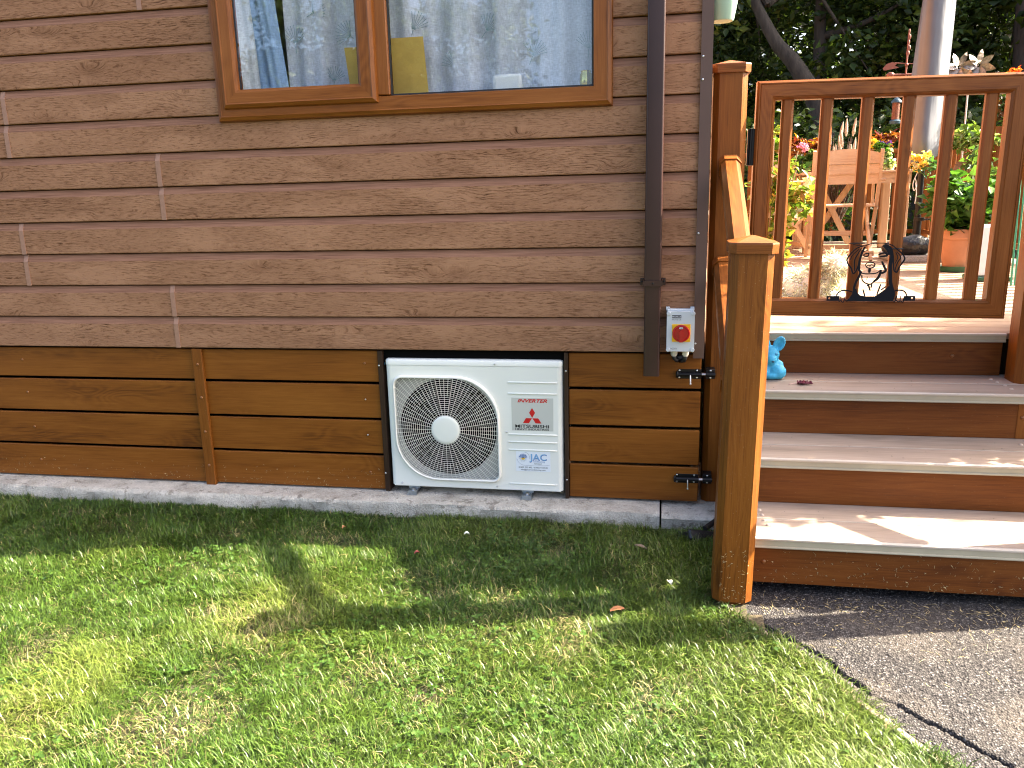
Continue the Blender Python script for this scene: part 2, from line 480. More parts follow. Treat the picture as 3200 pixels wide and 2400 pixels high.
# ------------------------------------------------------------------ ground, lawn soil, path
GZ = -0.725
def tri_side(x, y):      # >0 on the asphalt side of the timber edging
    ax, ay, bx, by = 1.425, -.75, 1.885, -1.475
    return (bx - ax) * (y - ay) - (by - ay) * (x - ax)
def make_ground():
    n = NT('lawn_soil'); c = n.obj()
    a = n.noise(c, 1.6, 4, .6); b = n.noise(c, 70, 4, .65)
    n.P(Base_Color=n.mix(n.sstep(a, .42, .62), n.ramp(b, [(.3, (.018, .024, .007)), (.7, (.045, .055, .017))]), n.ramp(b, [(.3, (.045, .034, .018)), (.7, (.12, .092, .050))])), Roughness=.95)
    n.bump(b, .8, .01)
    far = MB(); far.add([(-120, -120, -.79), (120, -120, -.79), (120, 120, -.79), (-120, 120, -.79)], [(0, 1, 2, 3)])
    tag(far.build('ground', n.m), kind='structure')
    nx, ny = 170, 110
    xs = np.linspace(-6, 1.9, nx); ys = np.linspace(-5, 0.02, ny)
    X, Y = np.meshgrid(xs, ys); Z = GZ - .012 + .022 * vnoise(X, Y, 5, 1) + .012 * vnoise(X, Y, 14, 2)
    V = np.stack([X, Y, Z], -1).reshape(-1, 3)
    i = np.arange(nx * ny).reshape(ny, nx)
    F = np.stack([i[:-1, :-1], i[:-1, 1:], i[1:, 1:], i[1:, :-1]], -1).reshape(-1, 4)
    cen = V[F].mean(1); F = F[(tri_side(cen[:, 0], cen[:, 1]) < .02) | ((cen[:, 1] > -.76) & (cen[:, 0] < 1.50))]
    tag(np_mesh('lawn_soil', V, [F], n.m, smooth=True), kind='structure')
make_ground()

def make_path():
    # asphalt sheet with real stone relief near the camera and a crack along the edging
    n = NT('asphalt'); c = n.obj()
    v = n.voro(c, 165, 'F1', 'Color'); d = n.voro(c, 165); v2 = n.sep(v)[0]
    big = n.noise(c, 3, 4, .6)
    col = n.ramp(v2, [(.0, (.020, .019, .019)), (.45, (.049, .045, .044)), (.80, (.094, .086, .082)), (.97, (.20, .185, .175))])
    col = n.mix(n.sstep(d, .30, .75), col, (.022, .02, .02))
    col = n.mix(n.ma('MULTIPLY', n.sstep(big, .45, .7), .35), col, (.12, .10, .080))
    n.P(Base_Color=col, Roughness=.85); n.b.inputs['Specular IOR Level'].default_value = .2
    n.bump(n.ma('SUBTRACT', 1.0, d), .9, .005)
    st = .0062
    xs = np.arange(1.38, 3.3, st); ys = np.arange(-2.2, -.42, st)
    X, Y = np.meshgrid(xs, ys)
    ny, nx = X.shape
    Z = np.full_like(X, GZ + .002)
    # stones
    jx, jy = np.floor(X / .011), np.floor(Y / .011)
    best = np.full(X.shape, 9.0); hh = np.zeros(X.shape)
    for ox in (-1, 0, 1):
        for oy in (-1, 0, 1):
            ix, iy = (jx + ox).astype(int), (jy + oy).astype(int)
            px = (ix + _tab[ix % 256, iy % 256]) * .011; py = (iy + _tab[(ix + 91) % 256, (iy + 37) % 256]) * .011
            dd = np.hypot(X - px, Y - py); m = dd < best
            best = np.where(m, dd, best); hh = np.where(m, _tab[(ix + 50) % 256, (iy + 150) % 256], hh)
    Z += (.35 + .65 * hh) * .0065 * np.clip(1 - (best / .0085) ** 2, 0, 1) + .006 * vnoise(X, Y, 4, 5)
    def carve(pts, wid, dep):
        nonlocal Z
        for k in range(len(pts) - 1):
            (ax, ay), (bx, by) = pts[k], pts[k + 1]
            dx, dy = bx - ax, by - ay; L2 = dx * dx + dy * dy
            t = np.clip(((X - ax) * dx + (Y - ay) * dy) / L2, 0, 1)
            q = np.hypot(X - ax - t * dx + .006 * (vnoise(X, Y, 55, 8) - .5), Y - ay - t * dy)
            Z = np.where(q < wid, np.minimum(Z, GZ + .002 - dep * (1 - (q / wid) ** 2)), Z)
    carve([(1.615, -.955), (1.66, -1.0), (1.69, -1.045), (1.705, -1.10), (1.745, -1.15), (1.76, -1.19)], .0065, .045)
    carve([(1.83, -1.235), (1.87, -1.285), (1.925, -1.33), (1.97, -1.39), (2.03, -1.45)], .0055, .045)
    carve([(1.50, -.83), (1.56, -.90), (1.615, -.955)], .006, .03)
    carve([(1.76, -1.19), (1.80, -1.22), (1.83, -1.235)], .0035, .012)
    V = np.stack([X, Y, Z], -1).reshape(-1, 3); i = np.arange(nx * ny).reshape(ny, nx)
    F = np.stack([i[:-1, :-1], i[:-1, 1:], i[1:, 1:], i[1:, :-1]], -1).reshape(-1, 4)
    cen = V[F].mean(1); F = F[tri_side(cen[:, 0], cen[:, 1]) > .012]
    ob = tag(np_mesh('path', V, [F], n.m, smooth=False), kind='structure')
    # the rest of the path, beyond the frame
    m = MB()
    m.add([(3.29, -.3, GZ), (9, -.3, GZ), (9, -6, GZ), (3.29, -6, GZ)], [(0, 1, 2, 3)])
    m.add([(2.38, -2.19, GZ), (3.29, -2.19, GZ), (3.29, -6, GZ), (4.8, -6, GZ)], [(0, 1, 2)])
    m.add([(1.44, -.425, GZ - .001), (3.29, -.425, GZ - .001), (3.29, .6, GZ - .001), (1.44, .6, GZ - .001)], [(0, 1, 2, 3)])
    tag(m.build('path', n.m), kind='structure')
make_path()

def edging():
    t = thing('timber_edging', 'weathered grey timber edging strip between lawn and asphalt path', 'edging', (1.425, -.75, GZ))
    d = Vector((.46, -.725, 0)).normalized(); nrm = Vector((d.y, -d.x, 0))
    wood = oak('weathered_timber', 'y', (.12, .095, .065), (.23, .19, .14), (.33, .28, .215), ring=.5, rough=.85)
    for k in range(2):
        m = MB(); L = 1.25
        m.box(-.011, .011, 0.0, L - .004, -.10, .010, .003)
        o = m.build('board', wood, t, local=True)
        o.rotation_euler = (0, 0, math.atan2(d.y, d.x) - math.pi / 2)
        o.location = d * (L * k - .02)
edging()

# ------------------------------------------------------------------ concrete base slabs
def slab(name, x0, x1, y0, y1, z0, z1, label, dz=0.0):
    nx = max(3, int((x1 - x0) / .02)); m = MB()
    prof = [(y1, z0), (y0, z0), (y0, z1 - .03), (y0, z1 - .012), (y0 + .006, z1 - .002), (y0 + .02, z1), (y0 + .06, z1), (y0 + .12, z1), (y1, z1)]
    vs = []; fs = []
    for i in range(nx + 1):
        x = x0 + (x1 - x0) * i / nx
        for k, (y, z) in enumerate(prof):
            j = (random.random() - .5)
            edge = 1 if 1 <= k <= 5 else 0
            wob = .008 * (float(vnoise(x, k * .31, 4, 3)) - .5) + .006 * (float(vnoise(x, k * .9, 30, 4)) - .5)
            vs.append((x, y + wob * edge * 1.6 + .0015 * j * edge, z + wob * (.6 if k in (3, 4, 5, 6) else 0)))
    n = len(prof)
    for i in range(nx):
        for k in range(n):
            k2 = (k + 1) % n
            fs.append((i * n + k, (i + 1) * n + k, (i + 1) * n + k2, i * n + k2))
    fs.append(tuple(range(n))); fs.append(tuple(nx * n + k for k in range(n))[::-1])
    m.add(vs, fs)
    o = m.build(name, CONC, None, smooth=50)
    tag(o, label, 'slab')
    return o
slab('concrete_slab', -6.0, 1.192, -.112, 4.0, -.80, -.656, 'long pale concrete base slab under the skirting and air conditioner')
slab('concrete_slab', 1.200, 1.56, -.104, .6, -.80, -.664, 'short grey concrete block at the foot of the tall post, right of the crack')

# ------------------------------------------------------------------ house
PIT = 0.1429
HOUSE = thing('house', 'brown timber-look clad holiday lodge with oak framed window', 'house', (1.35, 0, -.65))
def board(x0, x1, k, name='cladding_board'):
    z0 = k * PIT; z1 = z0 + PIT
    g = .0034
    pr = [(.036, z0 + g), (.0045, z0 + g), (.0012, z0 + g + .0012), (0.0, z0 + g + .004), (0.0, z1 - .031), (.0015, z1 - .028), (.0120, z1 - .001), (.0320, z1 + .004), (.0320, z1 + .012), (.036, z1 + .012)]
    m = MB(); m.extr(pr, 'x', x0, x1)
    o = m.build(name, CLAD, HOUSE)
    me = o.data
    a = me.attributes.new('face', 'FLOAT_COLOR', 'CORNER')
    for p in me.polygons:
        zz = p.center[2] + HOUSE.location.z
        val = 1.0 if (zz < z1 - .031) else 0.0
        for li in p.loop_indices: a.data[li].color = (val, val, val, 1)
    return o
def joint(x, k):
    z0 = k * PIT; z1 = z0 + PIT; t = .0022
    pr = [(.02, z0 + .0035), (-t, z0 + .0035), (-t, z1 - .031), (.0120 - t, z1 - .0005), (.02, z1 - .0005)]
    m = MB(); m.extr(pr, 'x', x - .011, x + .011); m.build('joint_cover', JOINTM, HOUSE)
JOINTM = plain('joint_cover_foil', (.31, .165, .105), .6, var=.12, vscale=60)
XL, XR = -5.0, 1.322
joints = {0: -.979, 1: -.979, 2: -1.703, 3: -1.703, 4: -.974, 5: -.974, 6: -1.70, 7: -1.69, 8: -2.4, 9: -2.4, 10: -.974, 11: -.974}
for k in range(18):
    segs = [(XL, XR)]
    if 7 <= k <= 14: segs = [(XL, -.61), (.94, XR)]
    j = joints.get(k)
    for a, b in segs:
        if j is not None and a < j < b:
            board(a, j - .001, k); board(j + .001, b, k); joint(j, k)
        else: board(a, b, k)
# structure behind the cladding, back and side walls, roof
def hbox(name, mat, *a):
    m = MB(); m.box(*a); return m.build(name, mat, HOUSE)
hbox('wall', ROOM, XL, -.60, .0365, .10, 0.02, 2.58)
hbox('wall', ROOM, .93, 1.299, .0365, .10, 0.02, 2.58)
hbox('wall', ROOM, -.60, .93, .0365, .10, .02, 1.0)
hbox('wall', ROOM, -.60, .93, .03, .10, 2.1, 2.58)
hbox('side_wall', TRIM, 1.300, 1.314, .0370, 6.0, -.02, 2.6)
hbox('side_wall', TRIM, XL - .02, XL, .0225, 6.0, -.70, 2.6)
hbox('back_wall', ROOM, XL, 1.299, 5.9, 6.0, -.70, 2.58)
hbox('skirting_side', VOID, 1.30, 1.318, .20, 5.9, -.655, -.02)
hbox('floor', VOID, XL, 1.299, .03, 5.9, -.06, .018)
m = MB(); m.extr([(-.28, 2.56), (3.0, 3.45), (6.28, 2.56), (6.28, 2.64), (3.0, 3.54), (-.28, 2.64)], 'x', XL - .2, 1.60)
m.build('roof', plain('roof_tile', (.06, .05, .045), .8), HOUSE)
m = MB(); m.box(XL, 1.34, -.27, -.0, 2.53, 2.555); m.build('soffit', TRIM, HOUSE)
# cladding on the side wall facing the deck
sb = board(0.0, 5.9, 0)
sb.data.transform(Matrix.Translation((HOUSE.location.x, 0, 0)))
for k in range(18):
    c = sb if k == 0 else sb.copy()
    if k: COL.objects.link(c); c.parent = HOUSE
    c.rotation_euler = (0, 0, math.pi / 2); c.location = (.0015, .062, k * PIT)
# corner trim, an L profile with screws
m = MB(); m.extr([(1.3145, -.010), (1.3575, -.010), (1.3575, .06), (1.355, .06), (1.355, -.0075), (1.3145, -.0075)], 'z', -.018, 2.6)
CT = m.build('corner_trim', TRIM, HOUSE)
for z in (1.132, 1.05, .481, .043, 1.75):
    m = MB(); m.dome((1.3225, -.0098, z), .0042, .0022); m.build('screw', STEEL, CT, smooth=60)

# window
WIN = thing('window', 'oak framed window with one opening sash and a fixed pane', 'window', (.16, 0, .975))
wx0, wx1, wz0, wz1 = -.658, .987, .972, 2.14
fprof = [(0, .03), (0, -.010), (.004, -.020), (.014, -.026), (.018, -.029), (.022, -.0265), (.070, -.0265), (.0725, -.022), (.0755, .004), (.0755, .03)]
def frame(x0, x1, z0, z1, prof, parent, names, mats=(WINX, WINZ)):
    for sd_ in ('bottom', 'right', 'top', 'left'):
        m = MB(); m.member(x0, x1, z0, z1, prof, sd_)
        m.build(names, mats[0] if sd_ in ('bottom', 'top') else mats[1], parent, smooth=25)
frame(wx0, wx1, wz0, wz1, fprof, WIN, 'frame')
m = MB(); m.box(.030, .1005, -.0255, .03, wz0 + .0757, wz1 - .0757, .004); m.build('mullion', WINZ, WIN)
sp = [(0, .0), (0, -.030), (.004, -.040), (.013, -.047), (.017, -.050), (.022, -.0475), (.062, -.0475), (.066, -.045), (.074, -.038), (.076, -.020), (.076, .0)]
frame(-.619, .052, 1.020, 2.10, sp, WIN, 'sash_rail')
def glassmat():
    n = NT('window_glass'); t = n.t
    gl = n.n('ShaderNodeBsdfGlossy'); gl.inputs['Roughness'].default_value = .0; gl.inputs[0].default_value = (.92, .96, 1, 1)
    tr = n.n('ShaderNodeBsdfTransparent'); tr.inputs[0].default_value = (.975, .985, .99, 1)
    lw = n.n('ShaderNodeLayerWeight'); lw.inputs['Blend'].default_value = .5
    f = n.ma('MULTIPLY_ADD', n.ma('POWER', lw.outputs['Facing'], 5.0), .85, .05, clamp=True)
    mx = n.n('ShaderNodeMixShader'); n.set(mx.inputs[0], f)
    t.links.new(tr.outputs[0], mx.inputs[1]); t.links.new(gl.outputs[0], mx.inputs[2]); t.links.new(mx.outputs[0], n.out.inputs[0])
    return n.m
GLASS = glassmat()
GASK = plain('glazing_gasket', (.006, .006, .007), .6)
for (a, b, c, d, y) in ((-.5475, -.0235, 1.091, 2.03, -.022), (.1005, .9115, 1.0475, 2.065, -.004)):
    m = MB(); m.box(a, b, y - .002, y + .002, c, d); p = m.build('pane', GLASS, WIN)
    g = MB()
    for s_ in ('left', 'right', 'bottom'):
        g.member(a - .0005, b + .0005, c - .0005, d, [(0, y - .0045), (.0055, y - .003), (.0055, y + .012), (0, y + .012)], s_)
    g.build('gasket', GASK, p)
# reveal, sill and room
def rbox(name, mat, *a):
    m = MB(); m.box(*a); return m.build(name, mat, WIN)
SILLM = plain('white_sill', (.66, .66, .64), .5)
rbox('sill', SILLM, -.60, .93, .0302, .22, 1.001, 1.03)
hbox('partition', ROOM, XL, 1.298, 1.6, 1.65, .02, 2.57)
hbox('ceiling', ROOM, XL, 1.299, .10, 5.9, 2.45, 2.5)

# things on the sill
def curtain(name, x0, x1, y, amp, freq, mat, label, ph=0.0, z0=1.035, z1=2.1, lean=0.0):
    nx, nz = int((x1 - x0) / .006) + 2, 10
    xs = np.linspace(x0, x1, nx); zs = np.linspace(z0, z1, nz)
    X, Z = np.meshgrid(xs, zs)
    Y = y + amp * (np.sin(X * freq + ph + .8 * np.sin(X * freq * .37 + 1)) + .35 * np.sin(X * freq * 2.3 + ph * 2)) + .004 * np.sin(Z * 9 + X * 20)
    Xs = X + lean * (Z - z0)
    V = np.stack([Xs, Y, Z], -1).reshape(-1, 3); i = np.arange(nx * nz).reshape(nz, nx)
    F = np.stack([i[:-1, :-1], i[:-1, 1:], i[1:, 1:], i[1:, :-1]], -1).reshape(-1, 4)
    o = np_mesh(name, V, [F], mat, smooth=True)
    return tag(o, label, 'curtain')
def cloth(name, col, weave=900, trans=.35, alpha=1.0):
    n = NT(name); c = n.obj()
    w1 = n.noise(n.map(c, (weave, 40, 60)), 1, 2, .5); w2 = n.noise(n.map(c, (60, 40, weave)), 1, 2, .5); b = n.noise(c, 12, 4, .6)
    f = n.ma('ADD', n.ma('MULTIPLY', n.ma('ADD', w1, w2), .35), n.ma('MULTIPLY', b, .3))
    lo = tuple(x * .72 for x in col); hi = tuple(min(1, x * 1.2) for x in col)
    cc = n.ramp(f, [(.35, lo), (.65, hi)])
    n.P(Base_Color=cc, Roughness=.9)
    tr = n.n('ShaderNodeBsdfTranslucent'); n.set(tr.inputs[0], cc)
    mx = n.n('ShaderNodeMixShader'); mx.inputs[0].default_value = trans
    n.t.links.new(n.b.outputs[0], mx.inputs[1]); n.t.links.new(tr.outputs[0], mx.inputs[2]); n.t.links.new(mx.outputs[0], n.out.inputs[0])
    n.bump(f, .4, .002)
    return n.m
NET = cloth('net_fabric', (.56, .58, .62), 260, .05)
DRAPE = cloth('drape_fabric', (.30, .44, .62), 300, .05)
LINING = cloth('lining_fabric', (.70, .74, .74), 300, .05)
net = curtain('net_curtain', -.40, .95, .125, .024, 30, NET, 'pale net curtain with leaf embroidery behind both panes', .5)
curtain('lining_curtain', -.60, -.505, .085, .010, 60, LINING, 'white curtain lining hanging at the left edge of the window', 1.2, lean=-.05)
curtain('drape_curtain', -.512, -.385, .10, .015, 62, DRAPE, 'blue grey drape gathered at the left side of the window', .2, lean=-.09)
# ginkgo embroidery on the net
TEAL = plain('embroidery_thread', (.20, .30, .30), .8)
def ginkgo(cx, cz, s, a0):
    m = MB()
    for k in range(11):
        a = a0 + R(-58 + 11.6 * k); L = s * (1 - .12 * abs(k - 5) / 5)
        p = [(cx + L * t * math.cos(a), 0.111, cz + L * t * math.sin(a)) for t in (.05, .5, 1)]
        m.tube(p, [.0006, .0009, .0012], 4)
    m.tube([(cx, .111, cz), (cx - s * .5 * math.cos(a0), .111, cz - s * .5 * math.sin(a0))], .0012, 4)
    m.build('embroidery', TEAL, net)
for q in ((-.345, 1.285, .075, 1.6), (-.10, 1.30, .07, 2.6), (-.185, 1.13, .06, 1.4), (.17, 1.31, .075, 1.2), (.345, 1.16, .07, 2.0), (.475, 1.29, .07, .9), (.66, 1.185, .07, 1.2), (.885, 1.2, .07, 1.5), (-.26, 1.40, .06, .5)):
    ginkgo(*q)
KRAFT = plain('kraft_paper', (.55, .36, .075), .75, var=.12, vscale=9, bump=.25, bscale=14, bdist=.01)
for lab, pts in (('brown paper envelope leaning behind the opening sash', [(-.10, 1.03), (-.005, 1.03), (-.010, 1.25), (-.115, 1.25)]), ('tall brown paper envelope at the left of the fixed pane', [(.075, 1.03), (.232, 1.03), (.222, 1.275), (.066, 1.275)])):
    m = MB(); m.add([(x, .085 - .02 * (z - 1.03) / .25 + dy, z) for dy in (0, .003) for x, z in pts], [(0, 1, 2, 3), (7, 6, 5, 4), (0, 4, 5, 1), (1, 5, 6, 2), (2, 6, 7, 3), (3, 7, 4, 0)])
    tag(m.build('envelope', KRAFT), lab, 'envelope')
t = thing('plastic_box', 'small white plastic box standing on the window sill', 'box', (.56, .07, 1.03))
m = MB(); m.box(.505, .622, .055, .085, 1.03, 1.115, .008); m.build('body', plain('white_plastic', (.78, .79, .77), .35), t, smooth=40)
m = MB(); m.box(.517, .610, .0525, .0548, 1.035, 1.104, .001); m.build('front_plate', plain('white_plastic_plate', (.72, .74, .73), .3), t)
m = MB(); m.lathe([(.001, 1.031), (.016, 1.031), (.022, 1.045), (.025, 1.07), (.023, 1.10), (.019, 1.105), (.021, 1.112), (.019, 1.112), (.017, 1.105), (.001, 1.04)], (.878, .065, 0), 20)
ng = NT('gold_glass'); ng.P(Base_Color=(.45, .40, .12), Metallic=.75, Roughness=.15)
tag(m.build('glass_holder', ng.m, None, smooth=60), 'small gold glass tealight holder in the corner of the sill', 'glass')

# downpipe
t = thing('downpipe', 'dark brown square downpipe fixed to the cladding', 'downpipe', (1.15, -.03, -.08))
def rrect(x0, x1, y0, y1, r, n=4):
    out = []
    for cx, cy, a0 in ((x1 - r, y1 - r, 0), (x0 + r, y1 - r, 90), (x0 + r, y0 + r, 180), (x1 - r, y0 + r, 270)):
        for k in range(n + 1):
            a = R(a0 + 90 * k / n); out.append((cx + r * math.cos(a), cy + r * math.sin(a)))
    return out
def pipe(z0, z1, grow, name):
    o = rrect(1.1165 - grow, 1.1825 + grow, -.072 - grow, -.006 + grow, .009); i_ = rrect(1.1165 - grow + .0025, 1.1825 + grow - .0025, -.0695 - grow, -.0085 + grow, .007)
    n = len(o); m = MB()
    vs = [(x, y, z0) for x, y in o] + [(x, y, z1) for x, y in o] + [(x, y, z1) for x, y in i_] + [(x, y, z0) for x, y in i_]
    fs = []
    for a in range(4):
        b = (a + 1) % 4
        for k in range(n): fs.append((a * n + k, a * n + (k + 1) % n, b * n + (k + 1) % n, b * n + k))
    m.add(vs, fs); return m.build(name, BROWN, t, smooth=35)
pipe(.30, 2.5, 0.0, 'upper_pipe'); pipe(-.082, .30, -.0012, 'lower_pipe')
m = MB(); m.box(1.099, 1.1175, -.004, -.0005, .279, .307, .0015); m.box(1.1815, 1.200, -.004, -.0005, .279, .307, .0015)
m.extr([(1.111, -.001), (1.111, -.079), (1.188, -.079), (1.188, -.001), (1.1845, -.001), (1.1845, -.0745), (1.1145, -.0745), (1.1145, -.001)], 'z', .282, .304)
B_ = m.build('bracket', BROWN, t)
for x, y in ((1.106, -.004), (1.193, -.004), (1.15, -.079)):
    m = MB(); m.dome((x, y, .293), .004, .003); m.build('screw', BLACKM, B_, smooth=60)

# ------------------------------------------------------------------ skirting
SY = 0.020     # front of skirting boards
rows = [(-.1465, -.0065), (-.3125, -.159), (-.4785, -.325), (-.648, -.491)]
def skirt(th, x0, x1, rws, jit=0.0):
    for k, (a, b) in enumerate(rws):
        d = jit * (k % 2)
        m = MB(); m.box(x0 + d, x1 + d, SY, SY + .018, a, b, .0028); m.build('skirting_board', OAKX, th)
t = thing('skirting_panel', 'oak skirting panel of four boards left of the upright batten', 'skirting', (-2.9, SY, -.65))
skirt(t, -4.98, -.902, rows)
for x, z in ((-1.823, -.066), (-1.823, -.227), (-1.816, -.40), (-1.809, -.567), (-2.7, -.07), (-2.7, -.23)):
    m = MB(); m.dome((x, SY, z), .0062, .0045); m.build('screw_cap', COPPER, t, smooth=60)
t = thing('skirting_panel', 'oak skirting panel of four boards between the batten and the air conditioner', 'skirting', (-.47, SY, -.65))
skirt(t, -.896, -.036, rows)
for x, z, mt in ((-.099, -.063, COPPER), (-.106, -.227, STEEL), (-.106, -.392, STEEL), (-.105, -.568, COPPER)):
    m = MB(); m.dome((x, SY, z), .0055 if mt is COPPER else .004, .004); m.build('screw_cap', mt, t, smooth=60)
t = thing('skirting_batten', 'upright oak batten with four screw caps covering the skirting joint', 'batten', (-.897, SY, -.66))
m = MB(); m.box(-.922, -.873, SY - .0165, SY - .0005, -.663, -.0035, .002); m.build('strip', OAKZs, t)
for z in (-.075, -.231, -.395, -.559):
    m = MB(); m.dome((-.896, SY - .0162, z), .0066, .005); m.build('screw_cap', COPPER, t, smooth=60)
for lab, x0, x1, sc in (('dark brown post on the left side of the air conditioner', -.0345, -.012, ((-.033, -.07), (-.032, -.567))), ('dark brown post on the right side of the air conditioner', .7865, .803, ((.794, -.083), (.794, -.566)))):
    t = thing('side_batten', lab, 'batten', ((x0 + x1) / 2, SY, -.65))
    m = MB(); m.box(x0, x1, SY - .012, SY + .05, -.652, -.004, .0015); m.build('strip', DARKZ, t)
    for x, z in sc:
        m = MB(); m.dome((min(max(x, x0 + .005), x1 - .005), SY - .0118, z), .0042, .002); m.build('screw', STEEL, t, smooth=60)
t = thing('skirting_door', 'oak skirting access door of four boards right of the air conditioner', 'door', (1.08, SY, -.65))
skirt(t, .8045, 1.350, [(-.1525, -.0065), (-.3185, -.165), (-.4835, -.332), (-.646, -.495)])
for x in (.90, 1.27):
    m = MB(); m.box(x, x + .04, SY + .0185, SY + .04, -.642, -.03); m.build('back_rail', VOID, t)
m = MB(); m.box(-4.9, -.06, .14, .145, -.654, -.07); tag(m.build('gap_shade_sheet', VOID), 'added black sheet standing in for the darkness behind the left skirting gaps', 'sheet')  # added sheet, its black stands in for the dark under the lodge

# door bolts
def bolt(zc, lab, s=1.0):
    t = thing('door_bolt', lab, 'bolt', (1.32, SY, zc))
    y = SY - .0005
    m = MB(); m.box(1.258, 1.351, y - .003, y, zc - .020, zc + .020, .001); P_ = m.build('plate', BLACKM, t)
    m = MB(); m.tube([(1.252, y - .011, zc), (1.352, y - .011, zc)], .0085, 12); m.sph((1.2535, y - .011, zc), (.006, .0105, .0165), 12, 8); m.build('barrel', BLACKM, t, smooth=50)
    m = MB(); m.tube([(1.288, y - .0125, zc + .001), (1.404, y - .0125, zc + .001)], .0062, 12); m.build('rod', STEEL, t, smooth=50)
    m = MB(); m.tube([(1.306, y - .012, zc), (1.306, y - .027, zc - .004), (1.307, y - .030, zc - .034)], .0032, 8); m.sph((1.307, y - .030, zc - .036), .0045, 8, 6); m.build('handle', STEEL, t, smooth=50)
    m = MB(); m.box(1.369, 1.405, y - .003, .070, zc - .020, zc + .020, .001)
    m.tube([(1.367, y - .011, zc), (1.406, y - .011, zc)], .0092, 12); m.build('keeper', BLACKM, t, smooth=40)
    for x in (1.262, 1.333, 1.387):
        for dz in (-.0145, .0145):
            m = MB(); m.dome((x, y - .003, zc + dz), .0042, .0018); m.build('screw', STEEL, P_, smooth=60)
bolt(-.089, 'upper black slide bolt with steel rod on the skirting door')
bolt(-.542, 'lower black slide bolt with steel rod on the skirting door')

# ------------------------------------------------------------------ lettering
def text(body, x, z, h, w, y, mat, parent, name='lettering', bold=0.0, shear=0.0, align='CENTER', thick=.0004):
    """flat lettering in the wall plane: centre x, baseline z, cap height h, total width w"""
    cu = bpy.data.curves.new('txt', 'FONT'); cu.body = body; cu.align_x = 'LEFT'; cu.size = 1.0
    cu.offset = bold; cu.shear = shear; cu.extrude = .0; cu.resolution_u = 3
    ob = bpy.data.objects.new('txt', cu); COL.objects.link(ob)
    dg = bpy.context.evaluated_depsgraph_get()
    me = bpy.data.meshes.new_from_object(ob.evaluated_get(dg))
    bpy.data.objects.remove(ob)
    co = np.zeros(len(me.vertices) * 3); me.vertices.foreach_get('co', co); co = co.reshape(-1, 3)
    # cap height of the built-in font is found from the letters themselves
    x0, x1 = co[:, 0].min(), co[:, 0].max()
    sx = w / (x1 - x0); caph = .73 + 2 * bold; sz = h / caph
    o = Vector((0, 0, 0)); q = parent
    while q is not None: o += q.location; q = q.parent
    X = x - w / 2 + (co[:, 0] - x0) * sx - o.x; Z = z + co[:, 1] * sz - o.z; Y = np.full(len(X), y - o.y)
    me.vertices.foreach_set('co', np.stack([X, Y, Z], -1).astype(np.float32).ravel()); me.update()
    me.materials.clear(); me.materials.append(mat); me.name = name
    ob = bpy.data.objects.new(name, me); COL.objects.link(ob); ob.parent = parent
    return ob
def flat(poly, y, name, mat, parent, th=.0004):
    m = MB(); m.extr(poly, 'y', y, y + th); return m.build(name, mat, parent)

# ------------------------------------------------------------------ air conditioner
AY = 0.004
AC = thing('air_conditioner', 'white outdoor air conditioning unit with round fan guard under the lodge', 'air conditioner', (.39, AY, -.655))
ax0, ax1, az0, az1 = 0.0, .78, -.618, -.038
fc = (.266, -.349); fr_ = .2235
# casing: three sides with rounded front corners
m = MB(); rc = .022; loop = [(ax0, AY + .29), (ax0, AY + rc)]
loop += [(ax0 + rc - rc * math.cos(R(a)), AY + rc - rc * math.sin(R(a))) for a in (22, 45, 67, 90)]
vs = []; 
L1 = loop; L2 = [(ax1 - (x - ax0), y) for x, y in loop]
for L in (L1, L2):
    m.add([(x, y, z) for x, y in L for z in (az0, -.0655)], [(2 * i, 2 * i + 1, 2 * i + 3, 2 * i + 2) for i in range(len(L) - 1)])
m.add([(ax0, AY + .29, az0), (ax1, AY + .29, az0), (ax1, AY + .29, az1), (ax0, AY + .29, az1)], [(0, 1, 2, 3)])
m.add([(ax0 + .004, AY + .015, az0 + .002), (ax1 - .004, AY + .015, az0 + .002), (ax1 - .004, AY + .29, az0 + .002), (ax0 + .004, AY + .29, az0 + .002)], [(0, 1, 2, 3)])
m.build('side_panel', WHITEM, AC, smooth=40)
# front panel pierced by the fan opening
fx0, fx1, fz0, fz1 = ax0 + rc, ax1 - rc, az0, -.0655
angs = sorted(set([2 * math.pi * k / 96 for k in range(96)] + [math.atan2(z - fc[1], x - fc[0]) % (2 * math.pi) for x in (fx0, fx1) for z in (fz0, fz1)]))
gx0, gx1, gz0, gz1 = .031, .507, -.587, -.109
def inside(x, z, off):
    x0, x1, z0, z1 = gx0 + off, gx1 - off, gz0 + off, gz1 - off
    if not (x0 <= x <= x1 and z0 <= z <= z1): return False
    for cx, cz, sx, sz, r_ in ((x1, z1, 1, 1, .195), (x0, z1, -1, 1, .046), (x0, z0, -1, -1, .195), (x1, z0, 1, -1, .04)):
        r_ -= off; px, pz = cx - sx * r_, cz - sz * r_
        if (x - px) * sx > 0 and (z - pz) * sz > 0 and math.hypot(x - px, z - pz) > r_: return False
    return True
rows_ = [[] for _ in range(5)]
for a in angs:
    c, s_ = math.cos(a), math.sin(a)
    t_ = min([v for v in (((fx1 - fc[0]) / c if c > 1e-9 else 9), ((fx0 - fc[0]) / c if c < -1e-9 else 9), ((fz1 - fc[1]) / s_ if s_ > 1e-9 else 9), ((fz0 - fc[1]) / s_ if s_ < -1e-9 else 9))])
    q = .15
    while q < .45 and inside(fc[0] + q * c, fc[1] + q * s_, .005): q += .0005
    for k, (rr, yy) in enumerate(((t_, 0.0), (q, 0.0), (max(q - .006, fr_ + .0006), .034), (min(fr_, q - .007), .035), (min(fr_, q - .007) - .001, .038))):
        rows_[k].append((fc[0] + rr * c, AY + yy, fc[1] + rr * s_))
n = len(angs); m = MB()
